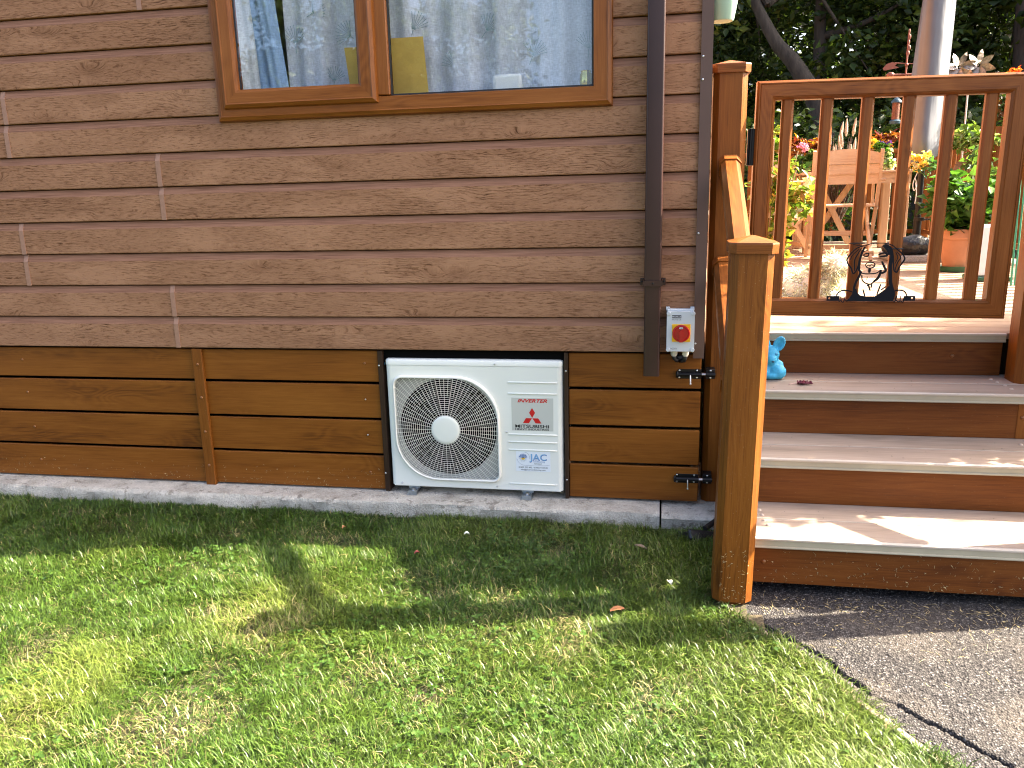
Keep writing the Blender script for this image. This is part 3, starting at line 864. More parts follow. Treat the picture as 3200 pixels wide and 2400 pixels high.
m.add([p for L in rows_[1:] for p in L], [(k * n + i, k * n + (i + 1) % n, (k + 1) * n + (i + 1) % n, (k + 1) * n + i) for k in range(3) for i in range(n)])
m.build('bell_mouth', plain('bell_mouth_shade_grey', (.40, .40, .36), .5), AC, smooth=30)  # recess coloured darker than the casing to stand in for its shade
m = MB(); m.add([p for L in rows_[:2] for p in L], [(i, (i + 1) % n, n + (i + 1) % n, n + i) for i in range(n)])
FP = m.build('front_panel', WHITEM, AC, smooth=30)
# folded sheet edge at the bottom
m = MB(); m.box(ax0 + .012, ax1 - .012, AY + .001, AY + .012, az0 - .0035, az0 + .0005, .001); m.build('bottom_flange', WHITEM, AC)
# lid
m = MB(); g = .0015
lid = []
for r_, z in ((0, -.0645), (0, -.046), (.003, -.041), (.009, -.0385), (.022, -.038)):
    lid.append((rrect(ax0 - g + r_, ax1 + g - r_, AY - g + r_, AY + .29 + g - r_, rc, 5), z))
n = len(lid[0][0]); vs = [(x, y, z) for L, z in lid for x, y in L]; fs = [(i * n + k, i * n + (k + 1) % n, (i + 1) * n + (k + 1) % n, (i + 1) * n + k) for i in range(len(lid) - 1) for k in range(n)]
fs.append(tuple((len(lid) - 1) * n + k for k in range(n)))
m.add(vs, fs); LID = m.build('lid', WHITEM, AC, smooth=50)
m = MB(); m.box(.06, .72, AY + .06, AY + .235, -.0382, -.0345, .0018); m.build('lid_rib', WHITEM, LID)
# embossed ridges
for (a, b, z) in ((.543, .757, -.134), (.542, .756, -.183), (.541, .756, -.365), (.540, .756, -.399), (.540, .755, -.435), (.540, .753, -.590)):
    m = MB(); m.tube([(a, AY + .0005, z), (a + .004, AY - .0005, z), (b - .004, AY - .0005, z), (b, AY + .0005, z)], [.0004, .0034, .0034, .0004], 10); m.build('ridge', WHITEM, FP, smooth=60)
for x, z in ((.490, -.056), (.534, -.356), (.486, -.607), (.049, -.607)):
    m = MB(); m.dome((x, AY - (.0016 if z > -.06 else .0), z), .0046, .0032); m.build('screw', STEEL, AC, smooth=60)
# fan housing, motor and blades
m = MB(); m.lathe([(fr_ - .0015, .0385), (fr_ - .008, .06), (fr_ - .010, .20), (.0, .205)], (fc[0], AY, fc[1]), 48, 'y'); m.build('fan_housing', plain('dark_housing', (.004, .004, .005), .8, spec=.1), AC, smooth=40)
m = MB(); m.lathe([(.052, .16), (.055, .075), (.05, .068), (0, .066)], (fc[0], AY, fc[1]), 24, 'y')
for k in range(3):
    a0 = R(120 * k + 20); vs = []; fs = []
    for i in range(9):
        tt = i / 8
        for j in range(6):
            rr = .05 + .152 * j / 5
            a = a0 + R(95) * (tt - .5) * (1 - .12 * j / 5) + .35 * (j / 5)
            vs.append((fc[0] + rr * math.cos(a), AY + .065 + .075 * tt, fc[1] + rr * math.sin(a)))
    for i in range(8):
        for j in range(5): fs.append((i * 6 + j, (i + 1) * 6 + j, (i + 1) * 6 + j + 1, i * 6 + j + 1))
    m.add(vs, fs)
m.build('fan', plain('dark_fan_plastic', (.010, .010, .013), .4, spec=.3), AC, smooth=50)
# guard: rounded outline, rings and spokes
gx0, gx1, gz0, gz1 = .031, .507, -.587, -.109
def gout(off=0.0, n=10):
    x0, x1, z0, z1 = gx0 + off, gx1 - off, gz0 + off, gz1 - off
    out = []
    for cx, cz, a0, r_ in (((x1), (z1), 0, .195), (x0, z1, 90, .046), (x0, z0, 180, .195), (x1, z0, 270, .040)):
        r_ = max(.01, r_ - off); ccx = cx - r_ if a0 in (0, 270) else cx + r_; ccz = cz - r_ if a0 in (0, 90) else cz + r_
        for k in range(n + 1):
            a = R(a0 + 90 * k / n); out.append((ccx + r_ * math.cos(a), ccz + r_ * math.sin(a)))
    return out
def inside(x, z, off):
    x0, x1, z0, z1 = gx0 + off, gx1 - off, gz0 + off, gz1 - off
    if not (x0 <= x <= x1 and z0 <= z <= z1): return False
    for cx, cz, sx, sz, r_ in ((x1, z1, 1, 1, .195), (x0, z1, -1, 1, .046), (x0, z0, -1, -1, .195), (x1, z0, 1, -1, .04)):
        r_ -= off; px, pz = cx - sx * r_, cz - sz * r_
        if (x - px) * sx > 0 and (z - pz) * sz > 0 and math.hypot(x - px, z - pz) > r_: return False
    return True
prof = [(0.0, .0), (.0, -.010), (.003, -.015), (.007, -.017), (.0105, -.015), (.0115, -.008), (.0115, .0)]
loops = [[(x, AY + y, z) for x, z in gout(o)] for o, y in prof]; n = len(loops[0]); m = MB()
m.add([p for L in loops for p in L], [(i * n + k, i * n + (k + 1) % n, (i + 1) * n + (k + 1) % n, (i + 1) * n + k) for i in range(len(loops) - 1) for k in range(n)])
GD_ = m.build('fan_guard', WHITEG, AC, smooth=50)
m = MB(); gy = AY - .0165; OFF = .0095; wr = .00090
def gyf(r): return gy + .010 * max(0, (r - .05) / .27) ** 2
r_ = .0665; rings = []
while r_ < .335:
    rings.append(r_); r_ += .0089
for r_ in rings:
    ns = 112; pts = [(fc[0] + r_ * math.cos(2 * math.pi * k / ns), fc[1] + r_ * math.sin(2 * math.pi * k / ns)) for k in range(ns + 1)]
    run = []
    for p in pts + [None]:
        if p is not None and inside(p[0], p[1], OFF): run.append((p[0], gyf(r_), p[1]))
        else:
            if len(run) > 1: m.tube(run, wr, 4, caps=False)
            run = []
m.build('guard_ring', WHITEG, GD_, fix=False)
m = MB(); NS = 36
for k in range(2 * NS):
    a = 2 * math.pi * k / (2 * NS); ra = .060 if k % 2 == 0 else .152
    rb = ra
    while rb < .40 and inside(fc[0] + rb * math.cos(a), fc[1] + rb * math.sin(a), OFF): rb += .002
    if rb - ra > .012:
        pts = [(fc[0] + q * math.cos(a), gyf(q) - .0016, fc[1] + q * math.sin(a)) for q in np.linspace(ra, rb, 5)]
        m.tube(pts, wr, 4, caps=False)
m.build('guard_spoke', WHITEG, GD_, fix=False)
m = MB(); m.lathe([(.0635, .002), (.0635, -.003), (.061, -.0055), (.05, -.0065), (0, -.007)], (fc[0], gy, fc[1]), 40, 'y'); m.build('hub', WHITEM, GD_, smooth=40)
# feet
for x in (.098, .618):
    m = MB(); m.box(x - .024, x + .024, AY - .028, AY + .30, -.655, -.651); m.box(x - .02, x + .022, AY - .026, AY + .02, -.6505, -.6465); m.box(x - .02, x + .02, AY - .022, AY + .30, -.646, -.638)
    m.box(x - .026, x + .026, AY + .02, AY + .27, -.638, az0 - .0015)
    FT = m.build('foot', ZINC, AC)
    m = MB(); m.lathe([(.011, -.638), (.011, -.636), (.0075, -.6355), (.0075, -.629), (0, -.6285)], (x + .002, AY - .004, 0), 6); m.build('foot_bolt', STEEL, FT)
# maker's label
LB = flat([(.558, -.347), (.7385, -.347), (.7395, -.201), (.5585, -.201)], AY - .0008, 'maker_label', LABELG, AC, .0007)
yl = AY - .0013
text('INVERTER', .649, -.2205, .0165, .129, yl, REDP, LB, bold=.035, shear=.32)
def dia(pts):
    flat(pts, yl, 'emblem', REDP, LB, .0003)
dia([(.6475, -.2445), (.6605, -.2665), (.6475, -.289), (.6345, -.2665)])
dia([(.6465, -.2905), (.6330, -.3130), (.6068, -.3130), (.6203, -.2905)])
dia([(.6485, -.2905), (.6620, -.3130), (.6872, -.3130), (.6737, -.2905)])
text('MITSUBISHI', .6465, -.3335, .0150, .147, yl, BLKP, LB, bold=.022)
text('HEAVY INDUSTRIES', .6465, -.3445, .0090, .147, yl, BLKP, LB, bold=.018)
# installer's sticker
ST = flat([(.5725, -.531), (.7235, -.531), (.7235, -.441), (.5735, -.441)], AY - .0008, 'installer_sticker', WHITE, AC, .0007)
text('JAC', .6700, -.4805, .0320, .0760, yl, BLUEP, ST, bold=.018)
text('JAC', .6697, -.4790, .0295, .0725, yl - .0003, LBLUEP, ST, bold=-.004)
text('air', .6630, -.4800, .0075, .0130, yl - .0005, BLUEP, ST)
text('conditioning', .6740, -.4890, .0072, .0500, yl, BLUEP, ST)
text('limited', .6690, -.4985, .0072, .0300, yl, BLKP, ST)
text('01403 733 492 / 07802 418 530', .6475, -.5165, .0072, .127, yl, BLKP, ST, bold=.006)
text('info@jacairconditioning.com', .6475, -.5265, .0066, .108, yl, BLKP, ST, bold=.006)
m = MB(); sx_, sz_ = .6040, -.4695
for k in range(6):
    a = R(15 + 30 * k); e = (sx_ + .0185 * math.cos(a), sz_ + .0185 * math.sin(a))
    m.tube([(sx_, yl, sz_), (e[0], yl, e[1])], .0010, 4)
    for q in (.55, .8):
        b = (sx_ + .0185 * q * math.cos(a), sz_ + .0185 * q * math.sin(a))
        for da in (-.7, .7): m.tube([(b[0], yl, b[1]), (b[0] + .005 * math.cos(a + da), yl, b[1] + .005 * math.sin(a + da))], .0007, 4)
m.build('snowflake', BLUEP, ST, fix=False)
flat([(sx_ + .0085 * math.cos(R(180 + 180 * k / 12)), sz_ - .001 + .0085 * math.sin(R(180 + 180 * k / 12))) for k in range(13)], yl, 'sun_disc', YELP, ST, .0003)
m = MB()
for k in range(7):
    a = R(200 + 23.3 * k); m.tube([(sx_ + .0105 * math.cos(a), yl, sz_ + .0105 * math.sin(a)), (sx_ + .0185 * math.cos(a), yl, sz_ + .0185 * math.sin(a))], .0006, 4)
arc = smoothpath([(.5765, yl, -.474), (.585, yl, -.492), (.602, yl, -.5025), (.63, yl, -.5045), (.66, yl, -.501), (.69, yl, -.5035), (.72, yl, -.5)], 5)
m.tube(arc, .0005, 4); m.tube(smoothpath([(.611, yl, -.4435), (.624, yl, -.449), (.632, yl, -.462), (.633, yl, -.474)], 4), .0005, 4)
m.build('swoosh', plain('grey_print', (.2, .2, .26), .5), ST, fix=False)
# pipes and black lagging in the recess above and beside the unit
t = thing('lagged_pipe', 'black lagged pipes hidden in the gap above the air conditioner', 'pipe', (.4, .2, -.02))
m = MB(); m.tube([(.05, .16, -.018), (.30, .17, -.020), (.60, .17, -.016), (.75, .18, -.02)], .012, 10); m.build('lagging', BLACK, t, smooth=60)
m = MB(); m.box(-.0115, -.0095, .03, .14, -.07, -.012); m.build('card', plain('blue_card', (.05, .16, .28), .6, var=.5, vscale=90), t)

# ------------------------------------------------------------------ isolator switch
IS = thing('isolator_switch', 'pale grey isolator box with red rotary knob on the cladding', 'switch', (1.26, 0, .02))
m = MB(); m.box(1.2065, 1.3125, -.040, -.0005, .022, .186, .003)
for x in (1.2035, 1.299): m.box(x, x + .0155, -.030, -.0008, .180, .193, .001)
m.build('box', GREYB, IS, smooth=30)
m = MB(); m.extr(rrect(1.2075, 1.3155, .0195, .1795, .007), 'y', -.060, -.0405); LDB = m.build('cover', GREYB, IS, smooth=30)
for x, z in ((1.214, .1725), (1.309, .1725), (1.214, .0265), (1.309, .0265)):
    m = MB(); m.lathe([(.0085, .0), (.0085, -.0035), (.007, -.005), (0, -.005)], (x, -.0595, z), 14, 'y'); m.build('cover_screw', GREYB, LDB, smooth=40)
iy = -.0602
m = MB(); m.box(1.228, 1.300, iy - .003, iy, .059, .130, .0012); m.build('yellow_plate', YELK, IS)
m = MB(); m.lathe([(.0345, -.002), (.0345, -.010), (.033, -.013), (.0285, -.0135), (.027, -.010), (.0, -.0095)], (1.2635, iy, .0935), 40, 'y'); KN = m.build('knob', REDK, IS, smooth=35)
m = MB(); m.extr([(1.2545, .101), (1.2635, .109), (1.2725, .101), (1.2695, .087), (1.2705, .060), (1.2565, .060), (1.2575, .087)], 'y', iy - .021, iy - .0096); m.build('handle', REDK, KN)
m = MB(); m.extr(rrect(1.2560, 1.2710, .1120, .1185, .003), 'y', iy - .0115, iy - .0098); W_ = m.build('position_window', WHITE, KN)
text('I ON', 1.2635, .1133, .0040, .0100, iy - .0118, BLKP, KN, bold=.02)
PL = flat([(1.2272, .1535), (1.2632, .1535), (1.2632, .1655), (1.2272, .1655)], iy - .0006, 'maker_plate', plain('dark_print', (.05, .055, .06), .5), IS, .0004)
text('PROFILUS', 1.2452, .1570, .0052, .0335, iy - .0010, WHITE, PL, bold=.02)
text('IP67 IS CE', 1.2452, .1455, .0055, .0360, iy - .0008, plain('grey_text', (.12, .13, .14), .5), IS)
text('M2203', 1.2355, .0280, .0068, .0240, iy - .0008, plain('grey_text_two', (.12, .13, .14), .5), IS)
for x in (1.2385, 1.2835):
    m = MB(); m.lathe([(.0125, .0215), (.0135, .012), (.0135, .003), (.010, -.006), (.0, -.006)], (x, -.026, 0), 10); m.build('cable_gland', CREAMP, IS, smooth=30)
m = MB(); m.tube(smoothpath([(1.2385, -.026, -.004), (1.241, -.026, -.016), (1.252, -.016, -.026), (1.262, .02, -.03)], 4), .0085, 10)
m.tube(smoothpath([(1.2835, -.026, -.004), (1.281, -.026, -.018), (1.27, -.012, -.028), (1.265, .02, -.032)], 4), .0085, 10); m.box(1.2445, 1.2865, -.008, SY, -.036, -.007, .003)
m.build('cable', BLACK, IS, smooth=60)

# ------------------------------------------------------------------ steps
ST_ = thing('steps', 'oak fronted steps with pale composite treads leading up to the gate', 'steps', (2.1, -.3, GZ))
SX0, SX1 = 1.512, 2.74
noses = [(-.655, -.504), (-.350, -.321), (-.040, -.138)]
backs = [-.320, -.010, .292]
def nosing(x0, x1, y, z, parent):
    m = MB(); m.extr([(y + .012, z - .0006), (y + .012, z - .010), (y, z - .010), (y - .0015, z - .007), (y - .001, z - .003), (y + .003, z - .0004)], 'x', x0, x1); m.build('edge_lip', TREADLIP, parent, smooth=40)
    m = MB(); m.extr([(y + .012, z - .0102), (y + .012, z - .037), (y - .001, z - .037), (y - .002, z - .034), (y - .001, z - .0305), (y + .002, z - .0295), (y + .002, z - .0102)], 'x', x0, x1); m.build('nosing', NOSE, parent, smooth=30)
for k, ((ny, nz), by) in enumerate(zip(noses, backs)):
    mid = ny + .175
    for a, b in ((ny + .0125, mid - .003), (mid + .003, by + .03)):
        m = MB(); m.box(SX0, SX1, a, b, nz - .024, nz, .0022); m.build('tread_board', TREAD, ST_)
    m = MB(); m.box(SX0, SX1, mid - .0018, mid + .0018, nz - .02, nz + .0007); m.build('joint_highlight', TREADLIP, ST_)  # pale strip paints the bright highlight along the board joint
    nosing(SX0 - .001, SX1, ny, nz, ST_)
bots = [-.678, noses[0][1] + .001, noses[1][1] + .001, noses[2][1] + .001]; tops = [noses[0][1] - .038, noses[1][1] - .038, noses[2][1] - .038, .045 - .038]
rys = [noses[0][0] + .022, backs[0], backs[1], backs[2]]
for k in range(4):
    m = MB(); m.box(SX0 - .002, 2.535 if k == 2 - 1 else (2.574 if k == 3 else SX1), rys[k], rys[k] + .018, bots[k], tops[k] + (.013 if k < 3 else .0), .0015); m.build('riser', RISX, ST_)
m = MB(); m.box(2.5375, SX1, -.3225, -.3045, bots[1], tops[1] + .012, .0015); m.build('end_trim', OAKZ, ST_)
m = MB(); m.box(2.5375, SX1, -.0125, .0055, bots[2], tops[2] + .012, .0015); m.build('end_trim', OAKZ, ST_)
for x in (1.5, 2.74):
    m = MB(); m.extr([(-.61, -.70), (-.61, -.532), (-.318, -.532), (-.318, -.35), (-.008, -.35), (-.008, -.168), (.30, -.168), (.30, -.70)], 'x', x, x + .0105); m.build('stringer', OAKX, ST_)
for x, y in ((1.552, -.405), (1.556, -.452), (1.558, -.50), (1.565, -.545)):
    m = MB(); m.dome((x, y, noses[0][1]), .0068, .005, axis='z', sgn=1); m.build('screw_cap', DOMEB, ST_, smooth=60)
for x, y in ((2.515, .215), (2.52, .165), (2.528, .105), (2.53, .05)):
    m = MB(); m.dome((x, y, noses[2][1]), .0068, .005, axis='z', sgn=1); m.build('screw_cap', DOMEB, ST_, smooth=60)
for x, y in ((2.53, -.09), (2.535, -.14)):
    m = MB(); m.dome((x, y, noses[1][1]), .0068, .005, axis='z', sgn=1); m.build('screw_cap', DOMEB, ST_, smooth=60)
for x, y, z in ((1.545, rys[0], -.600), (2.385, rys[3], -.055), (2.556, -.0125, -.235)):
    m = MB(); m.dome((x, y, z), .0075, .006); m.build('screw_cap', COPPER, ST_, smooth=60)

# ------------------------------------------------------------------ posts
def octo(w, c):
    h = w / 2
    return [(-h + c, -h), (h - c, -h), (h, -h + c), (h, h - c), (h - c, h), (-h + c, h), (-h, h - c), (-h, -h + c)]
def newel(label, loc, top, foot_round=False, lean=0.0, mat=None):
    t = thing('newel_post', label, 'post', loc)
    H = top - loc[2]; m = MB(); W_ = .128
    rings = [(0.0, W_ - .05 if foot_round else W_), (.03, W_)] if foot_round else [(0.0, W_)]
    rings += [(H, W_)]
    vs = []; 
    for z, w in rings: vs += [(x, y, z) for x, y in octo(w, .0215)]
    fs = [(i * 8 + k, i * 8 + (k + 1) % 8, (i + 1) * 8 + (k + 1) % 8, (i + 1) * 8 + k) for i in range(len(rings) - 1) for k in range(8)]
    fs += [tuple(range(8))[::-1], tuple((len(rings) - 1) * 8 + k for k in range(8))]
    m.add(vs, fs); m.build('shaft', mat or OAKZs, t, local=True)
    m = MB(); vs = []
    cr = [(H - .012, .134), (H - .0115, .147), (H + .016, .149), (H + .021, .147), (H + .040, .012)]
    for z, w in cr: vs += [(x, y, z) for x, y in octo(w, min(.022, w * .3))]
    fs = [(i * 8 + k, i * 8 + (k + 1) % 8, (i + 1) * 8 + (k + 1) % 8, (i + 1) * 8 + k) for i in range(len(cr) - 1) for k in range(8)]
    fs += [tuple(range(8))[::-1], tuple((len(cr) - 1) * 8 + k for k in range(8))]
    m.add(vs, fs); m.build('cap', REDX, t, local=True)
    t.rotation_euler = (0, lean, 0)
    return t
newel('short front oak post at the left foot of the steps', (1.434, -.685, GZ - .005), .467, True, .0195)
newel('tall oak post by the house corner that carries the gate', (1.4325, .135, -.662), 1.092, mat=OAKZ)
newel('tall oak post on the right side of the steps, cut by the picture edge', (2.641, .205, GZ), 1.04, mat=OAKZ)
newel('front oak post at the right foot of the steps, outside the picture', (2.675, -.585, GZ), .525, True)

# ------------------------------------------------------------------ handrails
def handrail(lab, x, y0, z0, y1, z1):
    t = thing('handrail', lab, 'handrail', (x, y0, z0))
    d = Vector((0, y1 - y0, z1 - z0)); L = d.length; a = math.atan2(z1 - z0, -(y1 - y0))
    w, h, c = .072, .062, .016
    pr = [(-w / 2, -h / 2 + .004), (-w / 2, h / 2 - c), (-w / 2 + c, h / 2), (w / 2 - c, h / 2), (w / 2, h / 2 - c), (w / 2, -h / 2 + .004), (w / 2 - .006, -h / 2), (-w / 2 + .006, -h / 2)]
    m = MB(); m.extr(pr, 'y', 0, -L)
    # extr 'y' gives (x, z) profile
    o = m.build('rail', REDY, t, local=True); o.rotation_euler = (-a, 0, 0)
    for yy, inv in ((-.001, 1), (-L + .012, -1)):
        g = .006; p2 = [(px * (1 + 2 * g / w), pz * (1 + 2 * g / h)) for px, pz in pr]
        m = MB(); m.extr(p2, 'y', yy + .004, yy - .030 if inv > 0 else yy + .03); b = m.build('sleeve', REDX, t, local=True); b.rotation_euler = (-a, 0, 0)
handrail('upper left sloping handrail between the two oak posts', 1.438, .066, .742, -.615, .395)
handrail('lower left sloping rail between the two oak posts', 1.425, .066, .352, -.615, .005)
handrail('upper right sloping handrail, outside the picture', 2.655, .138, .742, -.486, .395)
handrail('lower right sloping rail, outside the picture', 2.655, .138, .352, -.486, .005)

# ------------------------------------------------------------------ gate
GT = thing('gate', 'oak picket gate with six balusters at the top of the steps', 'gate', (1.527, .165, .136))
GT.rotation_euler = (0, .012, 0)
gy0 = -.030
gp = [(0, .028), (0, -.022), (.008, -.030), (.012, -.030), (.0135, -.0275), (.0155, -.030), (.058, -.030), (.060, -.0275), (.062, -.029), (.071, -.019), (.071, .028)]
gw, gh = .983, .916
for sd_ in ('bottom', 'right', 'top', 'left'):
    m = MB(); m.member(0, gw, 0, gh, gp, sd_); m.build({'bottom': 'bottom_rail', 'top': 'top_rail', 'left': 'stile', 'right': 'stile'}[sd_], REDX if sd_ in ('bottom', 'top') else REDZ, GT, local=True)
for x in (1.6475, 1.7945, 1.943, 2.0925, 2.239, 2.3815):
    m = MB(); c = x - 1.527; h = .0225; pr = [(c - h, .012), (c - h, -.006), (c - h + .009, -.015), (c + h - .009, -.015), (c + h, -.006), (c + h, .012)]
    m.extr([(a, b) for a, b in pr], 'z', .066, gh - .066); m.build('baluster', REDZ, GT, local=True)
m = MB(); m.box(-.026, .002, -.014, .012, .60, .74, .002); m.tube([(-.014, -.018, .60), (-.014, -.018, .74)], .006, 8); m.build('hinge', BLACKM, GT, local=True)
m = MB(); m.box(-.026, .002, -.014, .012, .10, .20, .002); m.build('hinge', BLACKM, GT, local=True)

# ------------------------------------------------------------------ metal dog silhouette
DS = thing('dog_silhouette', 'black metal dog face plaque peeping over the gate bottom rail', 'ornament', (2.0, .118, .205))
def dq(px, py): return (1.838 + (px - 723) * 3.0e-4, .196 + (865 - py) * 3.08e-4)
strokes = [
 ([(1000, 122), (1060, 142), (1150, 150), (1230, 126), (1330, 118), (1430, 124), (1500, 152), (1560, 190), (1645, 200)], 11),
 ([(1150, 150), (1060, 180), (990, 250), (950, 320), (965, 380), (1005, 430), (1035, 500), (1065, 480), (1095, 400), (1110, 330), (1125, 230), (1160, 160)], 18),
 ([(1120, 180), (1075, 260), (1045, 330), (1050, 420), (1050, 470)], 16), ([(1090, 190), (1010, 270), (990, 330)], 12),
 ([(1165, 160), (1125, 260), (1105, 360), (1108, 450), (1130, 490), (1105, 560), (1078, 620), (1062, 700), (1090, 760), (1150, 795)], 30),
 ([(1490, 140), (1560, 200), (1630, 260), (1662, 320), (1630, 380), (1600, 430), (1580, 488), (1545, 470), (1530, 400), (1522, 300), (1500, 210)], 18),
 ([(1560, 230), (1612, 300), (1580, 360), (1560, 430), (1570, 480)], 13), ([(1540, 230), (1575, 300), (1545, 380)], 10),
 ([(1400, 145), (1470, 180), (1502, 280), (1490, 400), (1500, 520), (1512, 620), (1535, 690), (1565, 750)], 46),
 ([(1385, 150), (1440, 200), (1470, 270)], 30),
 ([(1385, 350), (1420, 420), (1440, 470), (1390, 505)], 30),
 ([(1150, 265), (1180, 250), (1215, 250), (1205, 280), (1170, 285), (1150, 265)], 15), ([(1150, 225), (1190, 208), (1208, 215)], 9), ([(1200, 255), (1215, 240)], 8),
 ([(1335, 270), (1370, 250), (1420, 245), (1445, 275), (1400, 285), (1350, 285)], 24),
 ([(1185, 395), (1205, 368), (1243, 360), (1285, 368), (1302, 395), (1285, 425), (1243, 435), (1205, 425), (1185, 395)], 14),
 ([(1200, 412), (1225, 396), (1243, 408), (1262, 394), (1290, 410)], 14), ([(1243, 430), (1238, 495)], 34),
 ([(1122, 468), (1160, 502), (1240, 508), (1330, 498), (1385, 455)], 15),
 ([(1150, 520), (1160, 590), (1210, 630), (1270, 640), (1310, 600), (1360, 540), (1390, 460)], 18), ([(1213, 585), (1222, 545)], 8),
 ([(1385, 470), (1355, 560), (1300, 612)], 32), ([(1240, 640), (1255, 690), (1268, 725)], 20), ([(1285, 640), (1275, 690)], 18), ([(1235, 645), (1225, 670)], 12),
 ([(1178, 705), (1195, 760), (1205, 800)], 18), ([(1395, 640), (1375, 710), (1355, 780)], 18), ([(1460, 670), (1400, 720)], 16), ([(1150, 795), (1110, 770), (1085, 700)], 18),
 ([(850, 805), (860, 765), (900, 730), (960, 720), (1030, 735), (1070, 760)], 17), ([(872, 795), (888, 868)], 13), ([(900, 800), (918, 862)], 9), ([(882, 872), (905, 850), (925, 872), (945, 870), (955, 840), (985, 862), (998, 845)], 12), ([(945, 800), (955, 850)], 10),
 ([(1545, 745), (1600, 722), (1680, 728), (1720, 770), (1735, 815)], 17), ([(1602, 795), (1590, 860)], 13), ([(1655, 790), (1650, 862)], 10), ([(1560, 850), (1580, 872), (1600, 850), (1630, 872), (1655, 860), (1685, 875), (1700, 850)], 12), ([(1700, 800), (1690, 860)], 12),
]
m = MB()
for k, (pts, w) in enumerate(strokes):
    P = smoothpath([(*dq(*p), 0) for p in pts], 4); n = len(P); yy = .118 - .0035 + .00012 * k; L = []; Rr = []
    for i, p in enumerate(P):
        d = (P[min(i + 1, n - 1)] - P[max(i - 1, 0)]).normalized(); nn = Vector((-d.y, d.x, 0)); tt = i / (n - 1)
        ww = w * 3.0e-4 / 2 * (.55 + .45 * math.sin(math.pi * min(1, max(0, tt))) ** .5)
        L.append(p + nn * ww); Rr.append(p - nn * ww)
    vs = [(q.x, yy + dy, q.y) for dy in (0, .003) for S in (L, Rr) for q in S]
    fs = []
    for i in range(n - 1):
        fs += [(i, i + 1, n + i + 1, n + i), (2 * n + i, 3 * n + i, 3 * n + i + 1, 2 * n + i + 1), (i, 2 * n + i, 2 * n + i + 1, i + 1), (n + i, n + i + 1, 3 * n + i + 1, 3 * n + i)]
    fs += [(0, n, 3 * n, 2 * n), (n - 1, 3 * n - 1, 4 * n - 1, 2 * n - 1)]
    m.add(vs, fs)
m.build('face_outline', NAVY, DS, fix=False)
m = MB(); m.extr([dq(*p) for p in ((1062, 660), (1095, 745), (1150, 785), (1215, 797), (1330, 797), (1372, 768), (1440, 715), (1505, 650), (1545, 670), (1580, 770), (1560, 864), (960, 860), (1000, 830), (1040, 770))], 'y', .1142, .1172); m.build('chest', NAVY, DS)
for cx, x0, x1 in ((757, 723, 885), (1792, 1690, 1830)):
    m = MB(); c = dq(cx, 822); a0, z0 = dq(x0, 855); a1, z1 = dq(x1, 793); n = 24
    ang = sorted([2 * math.pi * k / n for k in range(n)] + [math.atan2(z - c[1], x - c[0]) % (2 * math.pi) for x in (a0, a1) for z in (z0, z1)])
    inn = []; oo = []
    for a in ang:
        cs, sn = math.cos(a), math.sin(a); inn.append((c[0] + .0042 * cs, c[1] + .0042 * sn))
        tt = min((a1 - c[0]) / cs if cs > 1e-9 else 9, (a0 - c[0]) / cs if cs < -1e-9 else 9, (z1 - c[1]) / sn if sn > 1e-9 else 9, (z0 - c[1]) / sn if sn < -1e-9 else 9)
        oo.append((c[0] + tt * cs, c[1] + tt * sn))
    n = len(ang); m.add([(x, y, z) for y in (.1141, .1171) for L in (inn, oo) for x, z in L], [(i, (i + 1) % n, n + (i + 1) % n, n + i) for i in range(n)] + [(2 * n + i, 3 * n + i, 3 * n + (i + 1) % n, 2 * n + (i + 1) % n) for i in range(n)] + [(i, 2 * n + i, 2 * n + (i + 1) % n, (i + 1) % n) for i in range(n)] + [(n + i, n + (i + 1) % n, 3 * n + (i + 1) % n, 3 * n + i) for i in range(n)])
    m.build('fixing_tab', NAVY, DS)
for px, py in ((1010, 122), (1600, 198)):
    c = dq(px, py); m = MB(); xc = 1.943 if px < 1300 else 2.0925
    m.tube([(xc - .027, .135, c[1]), (xc - .024, .146, c[1]), (xc + .024, .146, c[1]), (xc + .027, .135, c[1])], .0022, 6)
    m.build('cable_tie', BLACK, DS)

